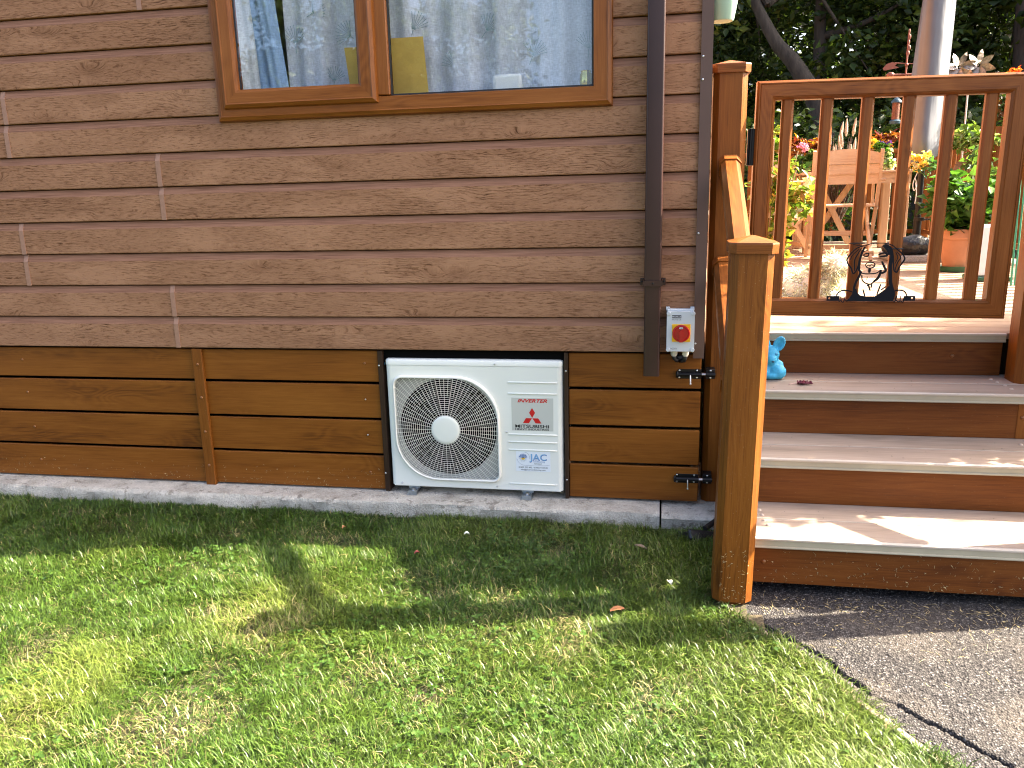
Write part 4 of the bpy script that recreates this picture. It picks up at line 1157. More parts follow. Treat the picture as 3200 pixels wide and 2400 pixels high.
# ------------------------------------------------------------------ deck
DZ = .045
DK = thing('deck', 'pale timber deck behind the gate', 'deck', (2.6, .3, DZ))
y = .2775; i = 0
while y < 6.35:
    w = .138 if y > .3 else .150
    m = MB(); m.box(1.362, 3.98, y, y + w, DZ - .026, DZ, .003); m.build('deck_board', DECKM, DK); y += w + .006; i += 1
nosing(1.515, 2.574, .265, DZ, DK)
m = MB(); m.box(1.40, 3.95, .36, .40, -.16, DZ - .027); m.box(1.40, 3.95, 6.2, 6.24, -.70, DZ - .027); m.box(3.93, 3.97, .37, 6.2, -.70, DZ - .027); m.box(2.75, 3.93, .315, .335, -.70, DZ - .03); m.build('frame', DARKZ, DK)
def railing(lab, p0, p1, mat_rail, n_posts):
    p0 = Vector(p0); p1 = Vector(p1); L = (p1 - p0).length
    t = thing('deck_railing', lab, 'railing', p0, math.atan2(p1.y - p0.y, p1.x - p0.x))
    m = MB(); m.box(0, L, -.035, .035, .93, .975, .006); m.build('top_rail', mat_rail, t, local=True)
    m = MB(); m.box(0, L, -.025, .025, .09, .135, .006); m.build('bottom_rail', mat_rail, t, local=True)
    k = 0; x = .07
    src = MB(); src.box(-.021, .021, -.014, .014, .135, .93, .004); b0 = None
    while x < L - .05:
        if b0 is None: b0 = src.build('baluster', OAKZ, t, local=True); b0.location.x = x
        else: c = b0.copy(); COL.objects.link(c); c.parent = t; c.location.x = x
        x += .125
    src = MB(); src.extr(octo(.1, .016), 'z', 0, 1.05); q0 = None
    for k in range(n_posts):
        x = L * k / (n_posts - 1)
        if q0 is None: q0 = src.build('railing_post', OAKZ, t, local=True); q0.location.x = x
        else: c = q0.copy(); COL.objects.link(c); c.parent = t; c.location.x = x
railing('oak railing along the far edge of the deck', (1.42, 6.22, DZ), (3.9, 6.22, DZ), OAKX, 3)
railing('oak railing along the right edge of the deck', (3.9, .75, DZ), (3.9, 6.1, DZ), OAKX, 4)

# ------------------------------------------------------------------ foliage helper
def leafmesh(name, P, size, mat, parent, cols, asp=.5, up=.3, jit=.35, fold=.25, droop=0.0, seed=0, dirs=None):
    """one leaf = 2 folded half-blades (6 verts, 4 tris) at each point of P, joined in one crown part"""
    g = np.random.default_rng(seed + 11); N = len(P)
    d = g.normal(size=(N, 3)) if dirs is None else dirs + g.normal(size=(N, 3)) * .35
    d[:, 2] = d[:, 2] * .6 - droop; d /= np.linalg.norm(d, axis=1, keepdims=True) + 1e-9
    nrm = g.normal(size=(N, 3)) * .8; nrm[:, 2] += up * 3
    s = np.cross(d, nrm); s /= np.linalg.norm(s, axis=1, keepdims=True) + 1e-9
    nr = np.cross(s, d)
    L = (np.asarray(size) * (1 - jit + 2 * jit * g.random(N)))[:, None]; W = L * asp * .5
    a = P; tip = P + d * L - nr * L * .12
    m1 = P + d * L * .5
    l = m1 + s * W + nr * W * fold * 2; r = m1 - s * W + nr * W * fold * 2
    V = np.stack([a, l, tip, r], 1).reshape(-1, 3)
    o = (np.arange(N) * 4)[:, None]
    F = np.concatenate([o + np.array([[0, 2, 1]]), o + np.array([[0, 3, 2]])])
    cols = np.asarray(cols, float)
    ci = cols[g.integers(0, len(cols), N)] * (.7 + .6 * g.random((N, 1)))
    C = np.repeat(ci, 4, 0)
    ob = np_mesh(name, V, [F], mat, parent, C)
    if name in ('petal', 'bloom'): ob['kind'] = 'stuff'
    return ob
def blob(g, N, c, r, hollow=.5):
    v = g.normal(size=(N, 3)); v /= np.linalg.norm(v, axis=1, keepdims=True)
    return np.array(c) + v * np.array(r) * (hollow + (1 - hollow) * g.random((N, 1)) ** .6)
def clumpy(g, N, c, r, k=20, cr=.3, hollow=.35):
    cc = blob(g, k, c, r, hollow); i = g.integers(0, k, N)
    return cc[i] + g.normal(size=(N, 3)) * np.array(r) * cr * .5

# ------------------------------------------------------------------ things on the deck
PALEW = oak('teak_lengthwise', 'y', (.34, .20, .12), (.48, .32, .20), (.58, .42, .28), ring=.3, rough=.6)
PALEX = oak('teak_horizontal', 'x', (.34, .20, .12), (.48, .32, .20), (.58, .42, .28), ring=.3, rough=.6)
PALEZ = oak('teak_vertical', 'z', (.34, .20, .12), (.48, .32, .20), (.58, .42, .28), ring=.3, rough=.6)
def beam(m, a, b, w, h, side=(1, 0, 0)):
    a = Vector(a); b = Vector(b); d = (b - a).normalized(); s = Vector(side); s = (s - d * s.dot(d)).normalized(); u = d.cross(s)
    vs = [tuple(p + s * sx * w / 2 + u * su * h / 2) for p in (a, b) for sx, su in ((-1, -1), (1, -1), (1, 1), (-1, 1))]
    m.add(vs, [(0, 1, 2, 3)[::-1], (4, 5, 6, 7), (0, 1, 5, 4), (1, 2, 6, 5), (2, 3, 7, 6), (3, 0, 4, 7)])
def chair(lab, loc, rz):
    t = thing('folding_chair', lab, 'chair', loc, rz, None)
    for sx in (-1, 1):
        x = .255 * sx; m = MB()
        pts = [(x, -.055, .885), (x, -.02, .74), (x, .03, .58), (x, .08, .44), (x, .20, .22), (x, .34, 0)]
        for a, b in zip(pts[:-1], pts[1:]): beam(m, a, b, .024, .046)
        m.build('upright', PALEZ, t, local=True)
        m = MB(); beam(m, (.215 * sx, .36, .44), (.215 * sx, .12, .21), .022, .042); beam(m, (.215 * sx, .12, .21), (.215 * sx, -.14, 0.0), .022, .042); m.build('cross_leg', PALEZ, t, local=True)
        m = MB(); m.box(.275 * sx - .03, .275 * sx + .03, -.02, .40, .635, .658, .008); beam(m, (.262 * sx, .34, .44), (.262 * sx, .36, .635), .02, .035); m.build('armrest', PALEW, t, local=True)
    for k, (z, y, bow) in enumerate(((.815, -.045, .040), (.735, -.026, 0), (.655, -.006, 0))):
        m = MB(); n = 10; vs = []
        for i in range(n + 1):
            x = -.243 + .486 * i / n; c = 1 - (x / .243) ** 2
            for yy, zz in ((y - .008, z - .039), (y + .010, z - .039), (y + .006, z + .039 + bow * c), (y - .014, z + .039 + bow * c)): vs.append((x, yy + .03 * c, zz))
        fs = [(i * 4 + k2, (i + 1) * 4 + k2, (i + 1) * 4 + (k2 + 1) % 4, i * 4 + (k2 + 1) % 4) for i in range(n) for k2 in range(4)] + [(0, 1, 2, 3), (n * 4, n * 4 + 3, n * 4 + 2, n * 4 + 1)]
        m.add(vs, fs); m.build('back_slat', PALEX, t, local=True)
    for k in range(6):
        y = .02 + k * .066; m = MB(); m.box(-.24, .24, y, y + .056, .432, .452, .004); m.build('seat_slat', PALEX, t, local=True)
    for y, z in ((.18, .21), (-.09, .06), (.29, .09)):
        m = MB(); m.box(-.24, .24, y - .012, y + .012, z - .02, z + .02, .004); m.build('stretcher', PALEX, t, local=True)
    return t
chair('pale wooden folding chair with its back to the gate', (2.655, 3.93, DZ), R(-5))
chair('pale wooden folding chair at the left end of the table, half hidden by leaves', (2.12, 4.62, DZ), R(-78))
# table
t = thing('patio_table', 'pale wooden patio table behind the folding chair', 'table', (2.9, 5.1, DZ))
for k in range(6):
    y = 4.66 + k * .125; m = MB(); m.box(2.42, 3.40, y, y + .119, .755, .777, .003); m.build('top_board', PALEX, t)
m = MB(); m.box(2.47, 3.36, 4.68, 4.705, .665, .754); m.box(2.47, 3.36, 5.36, 5.385, .665, .754); m.build('apron', PALEX, t)
for x in (2.47, 3.28):
    for y in (4.69, 5.33):
        m = MB(); m.box(x, x + .075, y - .012, y + .05, DZ, .754, .006); m.build('leg', PALEZ, t)
m = MB(); beam(m, (2.62, 5.0, .70), (2.95, 5.0, .08), .03, .05, (0, 1, 0)); m.build('brace', PALEZ, t)
m = MB(); beam(m, (2.95, 5.05, .70), (2.55, 5.05, .08), .03, .05, (0, 1, 0)); m.build('brace', PALEZ, t)

# parasol in its cover
COVER = NT('parasol_cover'); cc_ = COVER.obj()
COVER.P(Base_Color=COVER.ramp(COVER.noise(cc_, 6, 3, .5), [(.3, (.085, .094, .112)), (.7, (.105, .115, .135))]), Roughness=.4); COVER.b.inputs['Specular IOR Level'].default_value = .6
COVER.bump(COVER.noise(COVER.map(cc_, (9, 9, 2.0)), 1, 2, .5, .4), .35, .03)
t = thing('parasol', 'closed parasol in a grey fabric cover on a black pole', 'parasol', (3.215, 3.9, DZ))
m = MB(); vs = []; nseg, nr = 26, 28
for i in range(nseg + 1):
    z = .845 + (2.75 - .845) * i / nseg; rr = .135 - .035 * (i / nseg) + (-.03 if i == 0 else 0)
    cx = 3.222 - .012 * math.sin(z * 2); 
    for k in range(nr):
        a = 2 * math.pi * k / nr
        q = rr * (1 + .16 * math.sin(3 * a + .9 * z + .5 * math.sin(3 * z)) * (1.1 - .7 * i / nseg) + .035 * math.sin(7 * a + 2.2 * z))
        vs.append((cx + q * math.cos(a), 3.9 + q * math.sin(a), z + .03 * math.sin(2 * a + 1) * (i == 0)))
m.add(vs, [(i * nr + k, i * nr + (k + 1) % nr, (i + 1) * nr + (k + 1) % nr, (i + 1) * nr + k) for i in range(nseg) for k in range(nr)] + [tuple(nseg * nr + k for k in range(nr)), tuple(range(nr))[::-1]])
m.build('cover', COVER.m, t, smooth=70)
m = MB(); m.tube([(3.222, 3.9, .10), (3.222, 3.9, .9)], .024, 14); m.build('pole', BLACKM, t, smooth=60)
m = MB(); m.tube([(3.222, 3.9, .10), (3.222, 3.9, .36)], .031, 14); m.tube([(3.225, 3.87, .36), (3.225, 3.87, .385)], .042, 14); m.tube([(3.225, 3.86, .37), (3.30, 3.83, .37)], .006, 6); m.build('socket', BLACKM, t, smooth=50)
m = MB(); m.box(2.99, 3.46, 3.62, 4.10, DZ, DZ + .055, .008); m.build('base_slab', plain('granite', (.30, .29, .28), .7, var=.5, vscale=160), t)
# black bag
m = MB(); bagm = plain('black_bag_fabric', (.012, .012, .014), .35, bump=.6, bscale=14, bdist=.03)
g = np.random.default_rng(3)
for c, r in (((3.13, 3.70, .175), (.13, .09, .075)), ((3.22, 3.72, .17), (.11, .09, .07)), ((3.06, 3.72, .16), (.10, .08, .06)), ((3.16, 3.70, .215), (.08, .06, .045)), ((2.99, 3.74, .15), (.07, .07, .05))): m.sph(c, r, 16, 10)
o = tag(m.build('storage_bag', bagm, None, smooth=70), 'crumpled black storage bag lying on the parasol base', 'bag')
rm = o.modifiers.new('r', 'REMESH'); rm.mode = 'VOXEL'; rm.voxel_size = .012; rm.use_smooth_shade = True
# terracotta pot with hydrangea
t = thing('terracotta_pot', 'square-rimmed terracotta pot on a green saucer', 'pot', (3.215, 2.9, DZ))
TER = plain('terracotta', (.42, .19, .10), .75, var=.12, vscale=8)
m = MB(); m.lathe([(.0, .035), (.085, .035), (.118, .225), (.134, .227), (.14, .235), (.14, .29), (.136, .296), (.124, .296), (.118, .27), (.0, .265)], (3.215, 2.9, DZ), 28); m.build('pot', TER, t, smooth=35)
m = MB(); m.lathe([(0, 0), (.10, 0), (.118, .006), (.122, .04), (.112, .04), (.105, .012), (0, .012)], (3.215, 2.9, DZ), 28); m.build('saucer', plain('green_plastic', (.01, .075, .03), .4), t, smooth=35)
g = np.random.default_rng(21)
t = thing('hydrangea', 'leafy green hydrangea growing in the terracotta pot', 'plant', (3.215, 2.9, .32))
P = np.concatenate([clumpy(g, 800, (3.22, 2.9, .52), (.19, .19, .20), 24, .3, .6)]) - np.array((3.215, 2.9, .32))
leafmesh('foliage', P, .085, LEAFM, t, [(.05, .13, .02), (.07, .17, .03), (.10, .22, .04), (.035, .09, .02)], asp=.72, up=.7, seed=2)
m = MB()
for k in range(7):
    a = k * .9; m.tube([(3.215 + .03 * math.cos(a), 2.9 + .03 * math.sin(a), .30), (3.215 + .1 * math.cos(a), 2.9 + .1 * math.sin(a), .55)], .005, 5)
m.build('stems', plain('green_stem', (.10, .12, .04), .7), t)
# white tub and green trellis strip at the right
m = MB(); m.box(3.12, 3.30, 2.22, 2.40, DZ + .03, .39, .012); t = thing('white_tub', 'white plastic tub on a green tray beside the terracotta pot', 'tub', (3.21, 2.31, DZ)); m.build('tub', plain('white_tub_plastic', (.72, .76, .80), .4), t)
m = MB(); m.box(3.10, 3.32, 2.20, 2.42, DZ, DZ + .03, .006); m.build('tray', plain('green_tray_plastic', (.012, .08, .035), .4), t)
m = MB(); m.tube([(3.23, 1.98, DZ), (3.225, 1.99, .5), (3.22, 2.0, .80)], .006, 6); m.tube([(3.25, 1.98, DZ), (3.245, 1.99, .80)], .005, 6); tag(m.build('garden_cane', plain('green_cane', (.03, .25, .16), .5), None), 'thin green garden canes beside the right end of the gate', 'cane')
# yellow roses tied to the parasol pole
t = thing('yellow_rose', 'bunch of pale yellow roses tied beside the parasol pole', 'flowers', (3.1, 3.62, .80))
g = np.random.default_rng(5)
for k, c in enumerate(((3.02, .83), (3.06, .87), (3.10, .845), (3.14, .85), (3.17, .865), (3.045, .785), (3.09, .79), (3.125, .765), (3.035, .835), (3.15, .80))):
    P = blob(g, 26, (c[0] - 3.1, .02 * (k % 3), c[1] - .80), (.022, .022, .02), .3)
    leafmesh('bloom', P, .034, FLOWM, t, [(.85, .62, .16), (.90, .70, .28), (.80, .52, .10)], asp=.9, seed=k)
P = blob(g, 60, (.08, .05, -.02), (.10, .06, .07), .4); leafmesh('foliage', P, .05, LEAFM, t, [(.05, .12, .03), (.08, .16, .05)], asp=.6, seed=9)
m = MB(); m.tube(smoothpath([(3.12, 3.64, .74), (3.09, 3.63, .66), (3.10, 3.63, .60), (3.12, 3.64, .64), (3.10, 3.63, .70)], 5), .0035, 5); m.tube(smoothpath([(3.11, 3.64, .66), (3.12, 3.63, .58), (3.115, 3.63, .50)], 4), .0035, 5); m.build('string', plain('white_string', (.7, .68, .62), .8), t)
# planters on the table with coleus, pansies, ivy
def planter(lab, x, y, r, h, col, z=.777):
    m = MB(); m.lathe([(0, 0), (r * .78, 0), (r, h * .9), (r * 1.06, h * .9), (r * 1.06, h), (r * .95, h), (r * .9, h * .9), (0, h * .88)], (x, y, z), 22)
    return tag(m.build('planter', plain('planter_' + lab[:12], col, .5), None, smooth=35), lab, 'planter')
planter('sage green planter on the table holding pansies and ivy', 3.08, 4.86, .072, .165, (.17, .27, .18))
planter('dark planter holding the coleus behind the left chair', 2.42, 5.25, .09, .18, (.03, .03, .035))
planter('white planter at the right end of the table', 3.20, 4.80, .045, .10, (.75, .78, .80))
def bush(name, lab, cat, c, parts, stem=None):
    t = thing(name, lab, cat, c)
    for (pn, N, off, r, size, cols, asp, upv, mt, sd_) in parts:
        g = np.random.default_rng(sd_)
        P = clumpy(g, N, off, r, max(6, N // 22), .35, .45)
        leafmesh(pn, P, size, mt, t, cols, asp=asp, up=upv, seed=sd_)
    if stem:
        m = MB()
        for a, b, rr in stem: m.tube([a, b], [rr, rr * .6], 6)
        m.build('stem', plain('stem_' + lab[:10], (.10, .09, .045), .8), t, local=True)
    return t
CO = [(.30, .11, .015), (.38, .17, .02), (.20, .05, .012), (.12, .02, .015)]
bush('coleus', 'orange brown coleus in the sage green planter', 'plant', (3.12, 4.9, .95), [('foliage', 330, (.05, .0, .08), (.14, .10, .08), .055, CO, .55, .8, LEAFM, 31)], [((0, 0, -.1), (.02, 0, .08), .006)])
bush('coleus', 'red brown coleus left of the tall grasses', 'plant', (2.44, 5.0, .95), [('foliage', 420, (.05, .0, .06), (.17, .12, .09), .06, CO + [(.07, .012, .012)], .55, .8, LEAFM, 32)], [((0, 0, -.15), (.02, 0, .08), .006)])
bush('pansy', 'yellow and violet pansies in front of the coleus', 'flowers', (3.06, 4.78, .95), [('foliage', 160, (.02, 0, .02), (.09, .06, .05), .045, [(.12, .28, .04), (.08, .2, .03)], .6, .6, LEAFM, 33), ('petal', 26, (-.03, -.03, .07), (.06, .03, .03), .035, [(.75, .55, .03), (.8, .6, .1)], .95, .2, FLOWM, 34), ('petal', 22, (.06, -.03, .06), (.06, .03, .03), .035, [(.05, .01, .16), (.09, .03, .25)], .95, .2, FLOWM, 35)])
bush('ivy', 'cream variegated ivy spilling from the table planter', 'plant', (3.16, 4.74, .90), [('foliage', 230, (.0, 0, .0), (.085, .05, .10), .042, [(.45, .50, .28), (.18, .30, .10), (.60, .62, .42)], .8, .4, LEAFM, 36)])
bush('geranium', 'pink geranium flowers behind the left chair', 'flowers', (2.43, 4.74, .86), [('petal', 60, (0, -.02, .145), (.045, .03, .03), .026, [(.70, .20, .42), (.75, .32, .52)], .95, .3, FLOWM, 37), ('foliage', 130, (.03, .02, .0), (.12, .08, .10), .06, [(.05, .11, .03), (.09, .16, .04)], .9, .5, LEAFM, 38)], [((0, 0, -.2), (0, -.02, .13), .004)])
# fountain grass
t = thing('fountain_grass', 'dark fountain grass with pale bottlebrush plumes behind the chair', 'grass', (2.87, 5.45, DZ))
g = np.random.default_rng(41); m = MB(); pl = MB()
for k in range(110):
    a = g.random() * 6.28; rr = .22 * g.random() ** .5; h = .75 + .35 * g.random()
    e = (rr * 1.5 * math.cos(a), rr * 1.2 * math.sin(a), h)
    m.tube([(rr * .3 * math.cos(a), rr * .3 * math.sin(a), .25), (e[0] * .6, e[1] * .6, h * .7), e], [.004, .004, .0012], 3, caps=False)
for k in range(12):
    x = -.16 + .33 * g.random(); y = -.1 + .2 * g.random(); h = .95 + .30 * g.random(); tl = .06 * (g.random() - .5)
    pl.tube([(x, y, h - .17), (x + tl * .3, y, h - .13), (x + tl * .7, y, h - .06), (x + tl, y, h)], [.006, .017, .014, .003], 7)
m.build('blade', plain('purple_grass', (.10, .065, .05), .7, var=.5, vscale=9), t, local=True); pl.build('plume', plain('plume', (.50, .42, .32), .95, var=.3, vscale=80, bump=1, bscale=300, bdist=.01), t, local=True)
bush('grass_tuft', 'green strappy tuft seen under the table', 'plant', (2.86, 5.6, .35), [('foliage', 260, (0, 0, .1), (.25, .15, .22), .20, [(.05, .10, .02), (.03, .07, .02)], .07, .1, LEAFM, 43)])
# left shrub with yellow-green leaves
t = thing('shrub', 'sunlit yellow green shrub climbing beside the tall gate post', 'shrub', (1.86, 2.25, DZ))
g = np.random.default_rng(51)
P = np.concatenate([clumpy(g, 620, (.07, 0, .58), (.22, .16, .22), 30, .3, .3), clumpy(g, 260, (.02, 0, .27), (.15, .14, .16), 14, .3, .3), clumpy(g, 110, (.03, 0, .88), (.07, .06, .12), 8, .4, .2)])
leafmesh('foliage', P, .062, LEAFM, t, [(.16, .26, .03), (.22, .30, .04), (.09, .17, .025), (.28, .30, .05), (.30, .17, .04)], asp=.62, up=.5, seed=52)
P = clumpy(g, 40, (.1, -.08, .55), (.16, .06, .2), 8, .2, .3); leafmesh('petal', P, .045, FLOWM, t, [(.75, .72, .66), (.8, .6, .5)], asp=.95, seed=53)
m = MB()
for k in range(8):
    a = g.random() * 6.28; m.tube(smoothpath([(0, 0, 0), (.05 * math.cos(a), .05 * math.sin(a), .3), (.16 * math.cos(a), .12 * math.sin(a), .7 + .2 * g.random())], 4), .005, 5)
m.build('stem', plain('shrub_stem', (.16, .10, .05), .8), t, local=True)
# right vine and orange flowers
t = thing('climbing_vine', 'variegated climber twisting over the right deck railing', 'plant', (3.66, 4.2, DZ))
g = np.random.default_rng(61)
P = np.concatenate([clumpy(g, 420, (-.02, 0, .95), (.17, .2, .09), 18, .4, .3), clumpy(g, 160, (.10, 0, .66), (.10, .15, .22), 8, .4, .3)])
leafmesh('foliage', P, .07, LEAFM, t, [(.22, .30, .10), (.45, .48, .25), (.10, .18, .04), (.16, .26, .05)], asp=.65, up=.6, seed=62)
m = MB(); m.tube(smoothpath([(.1, 0, 0), (.05, .05, .4), (-.1, 0, .7), (.08, .02, .88), (-.05, 0, .95)], 6), [.022] * 25, 7); m.tube(smoothpath([(.0, 0, 0), (.12, 0, .5), (.0, .05, .75), (.14, 0, .95)], 6), .016, 6); m.build('stem', plain('vine_wood', (.24, .13, .07), .85), t, local=True)
bush('orange_flower', 'orange red flower heads at the top right corner above the gate', 'flowers', (3.86, 4.0, 1.40), [('petal', 130, (.03, 0, .07), (.09, .07, .035), .036, [(.75, .16, .02), (.85, .30, .05), (.70, .08, .03)], .5, .6, FLOWM, 65), ('foliage', 160, (-.03, 0, -.14), (.07, .07, .13), .06, [(.10, .05, .02), (.05, .09, .02)], .6, .3, LEAFM, 66)], [((0, 0, -1.35), (0, 0, .08), .008)])
bush('foliage_plant', 'pale green leafy plant behind the terracotta pot by the railing', 'plant', (3.55, 3.6, DZ), [('foliage', 300, (.0, 0, .45), (.16, .2, .40), .07, [(.10, .2, .04), (.2, .3, .08), (.06, .12, .03)], .6, .4, LEAFM, 68)], [((0, 0, 0), (0, 0, .8), .01)])
# bird feeder
t = thing('bird_feeder', 'hanging peanut bird feeder with dark blue lid', 'bird feeder', (3.39, 5.5, 1.22))
FB = plain('feeder_blue', (.03, .07, .10), .4); x, y = 3.39, 5.5
m = MB(); m.lathe([(.036, .045), (.036, .205), (0, .205)], (x, y, 1.22), 14); m.build('tube', plain('peanuts', (.20, .075, .04), .8, var=.6, vscale=110, bump=1, bscale=160, bdist=.01), t, smooth=40)
m = MB(); m.lathe([(0, .25), (.02, .245), (.048, .215), (.05, .2), (0, .2)], (x, y, 1.22), 16); m.build('lid', FB, t, smooth=40)
m = MB(); m.lathe([(0, .0), (.05, .006), (.055, .03), (.036, .045), (0, .045)], (x, y, 1.22), 16); m.build('tray', FB, t, smooth=40)
m = MB(); m.tube([(x, y, 1.46), (x, y, 1.53)], .003, 5); m.tube(smoothpath([(x, y, 1.53), (x + .01, y, 1.57), (x + .05, y, 1.60), (x + .09, y, 1.56), (x + .09, y, DZ)], 6), .006, 6); m.build('hanger', BLACKM, t, smooth=60)
# weather vane
RUST = plain('rust_red_metal', (.20, .07, .05), .55, metal=.3)
t = thing('weather_vane', 'rust red weather vane with arrow and cockerel above the gate', 'weather vane', (3.325, 5.0, DZ))
x, y = 3.325, 5.0; m = MB(); m.tube([(x, y, DZ), (x, y, 1.97)], .008, 7); m.sph((x, y, 1.70), .016, 10, 6); m.tube([(x - .10, y, 1.72), (x + .12, y, 1.70)], .004, 5); m.build('rod', RUST, t, smooth=60)
m = MB(); m.tube([(x - .17, y, 1.62), (x + .20, y, 1.615)], .008, 6); m.sph((x - .13, y, 1.62), (.035, .02, .024), 10, 8); m.build('arrow', RUST, t, smooth=60)
m = MB(); m.extr([(x - .20, 1.68), (x - .17, 1.715), (x - .12, 1.73), (x - .08, 1.715), (x - .10, 1.695), (x - .06, 1.68), (x - .11, 1.67), (x - .19, 1.66)], 'y', y - .002, y + .002); m.build('feather', RUST, t)
m = MB()
for k in range(5): m.sph((x + .004 * (k % 2 * 2 - 1) + .006, y, 1.80 + k * .045), (.016 - .002 * k, .008, .024), 8, 6)
m.build('cockerel', RUST, t, smooth=60)
# wind spinner
t = thing('wind_spinner', 'metal wind spinner with petal blades on a pole', 'wind spinner', (3.86, 5.0, DZ))
SPN = plain('spinner_metal', (.28, .235, .20), .4, metal=.6, var=.4, vscale=40)
m = MB(); m.tube([(3.875, 5.02, DZ), (3.865, 5.02, 1.66)], .008, 7); m.build('pole', plain('pale_pole', (.42, .40, .38), .5), t)
for (cx, cz, nb, L, off) in ((3.765, 1.655, 7, .12, .3), (3.925, 1.665, 7, .12, .6)):
    for k in range(nb):
        a = off + 2 * math.pi * k / nb; m = MB(); vs = []
        for i in range(5):
            q = i / 4; r_ = .015 + L * q; w = .028 * math.sin(math.pi * (.12 + .88 * q)) + .003; c = (cx + r_ * math.cos(a), cz + r_ * math.sin(a)); nx, nz = -math.sin(a), math.cos(a)
            vs += [(c[0] + nx * w, 5.0 - .02 - .03 * q, c[1] + nz * w), (c[0] - nx * w, 5.0 + .01 - .03 * q, c[1] - nz * w)]
        m.add(vs, [(2 * i, 2 * i + 1, 2 * i + 3, 2 * i + 2) for i in range(4)]); m.build('blade', SPN, t)
m = MB(); m.tube([(3.765, 4.99, 1.655), (3.865, 5.02, 1.64), (3.925, 4.99, 1.665)], .006, 6); m.build('arm', SPN, t)
# hanging pot on the house corner
t = thing('hanging_pot', 'pale green metal pot hanging on the house corner', 'pot', (1.39, .10, 1.27))
m = MB(); m.lathe([(0, 0), (.041, 0), (.045, .004), (.066, .12), (.070, .12), (.070, .128), (.062, .128), (.04, .012), (0, .012)], (1.392, .10, 1.268), 24); m.tube([(1.345, .10, 1.36), (1.335, .10, 1.40)], .003, 5); m.build('pot', plain('mint_enamel', (.30, .47, .38), .35), t, smooth=40)
m = MB(); m.lathe([(.0565, .078), (.0595, .080), (.0595, .084), (.0575, .086)], (1.392, .10, 1.268), 24); m.build('band', plain('mint_band', (.38, .56, .46), .35), t, smooth=40)

# ------------------------------------------------------------------ blue figurine, leaf, dog
BLU = plain('blue_stone_paint', (.045, .38, .60), .55, var=.22, vscale=60, bump=.3, bscale=220, bdist=.002)
t = thing('animal_figurine', 'turquoise blue big-eared animal figurine on the step behind the front post', 'figurine', (1.645, .17, noses[2][1]))
cx, cy, cz = 1.640, .165, noses[2][1]
m = MB()
for c, r in (((0, 0, .022), (.066, .05, .022)), ((.028, -.012, .034), (.036, .034, .032)), ((-.030, -.005, .034), (.036, .036, .032)), ((0, .008, .055), (.044, .034, .045)), ((.036, .004, .058), (.018, .02, .022)),
             ((-.006, -.008, .108), (.040, .034, .040)), ((-.001, -.034, .090), (.021, .022, .022)), ((.002, -.048, .085), (.010, .008, .008)), ((-.03, .0, .15), (.018, .012, .028))): m.sph((cx + c[0], cy + c[1], cz + c[2]), r, 18, 12)
o = m.build('body', BLU, t, smooth=80); rm = o.modifiers.new('r', 'REMESH'); rm.mode = 'VOXEL'; rm.voxel_size = .0035; rm.use_smooth_shade = True
sm = o.modifiers.new('s', 'SMOOTH'); sm.iterations = 6; sm.factor = .5
for sx, tilt in ((1, .35), (-1, -.35)):
    m = MB(); rot = Matrix.Rotation(tilt, 3, 'Y'); n = 18; vs = []; fs = []
    for i in range(7):
        q = i / 6
        for k in range(n):
            a = 2 * math.pi * k / n; p = rot @ Vector((.021 * q * math.cos(a), -.006 + .010 * (1 - q * q) * 1.2, .031 * q * math.sin(a) + .012 * q)); vs.append((cx + sx * .022 + p.x + .004 * sx, cy - .008 + p.y, cz + .142 + p.z))
    for i in range(6):
        for k in range(n): fs.append((i * n + k, i * n + (k + 1) % n, (i + 1) * n + (k + 1) % n, (i + 1) * n + k))
    m.add(vs, fs); e = m.build('ear', BLU, t, smooth=60); so = e.modifiers.new('t', 'SOLIDIFY'); so.thickness = .008; so.offset = 0
    m = MB(); m.sph((cx - .006 + sx * .021, cy - .034, cz + .113), (.0085, .005, .006), 12, 8); m.build('eye', plain('blue_eye_%d' % (sx + 1), (.03, .22, .38), .5), t, smooth=60)
m = MB(); m.sph((cx + .003, cy - .0565, cz + .086), (.006, .003, .004), 8, 6); m.build('nose', plain('dark_blue_paint', (.02, .07, .12), .5), t, smooth=60)
t = thing('fallen_leaf', 'curled crimson leaf with pale stalk on the middle step', 'leaf', (1.75, .065, noses[2][1]))
lm = MB(); n = 14; vs = []; x0, y0 = 1.735, .07
for i in range(n + 1):
    q = i / n; w = .018 * math.sin(math.pi * (.15 + .8 * q)) * (1 + .3 * math.sin(i * 2.7))
    vs += [(x0 + .062 * q, y0 - w, noses[2][1] + .003 + .010 * (1 - q) * .5 + .006 * math.sin(i * 1.7) ** 2), (x0 + .062 * q, y0, noses[2][1] + .002), (x0 + .060 * q, y0 + w, noses[2][1] + .013 + .004 * math.sin(i * 2.1))]
lm.add(vs, [(3 * i + k, 3 * i + k + 1, 3 * i + 4 + k, 3 * i + 3 + k) for i in range(n) for k in range(2)]); lm.build('blade', plain('crimson_leaf', (.13, .006, .022), .5, var=.4, vscale=60), t)
m = MB(); m.tube([(x0 - .034, y0 - .012, noses[2][1] + .002), (x0 - .01, y0 - .003, noses[2][1] + .006), (x0 + .012, y0, noses[2][1] + .005)], [.0016, .0018, .0014], 6); m.build('stalk', plain('pale_stalk', (.62, .42, .36), .5), t)

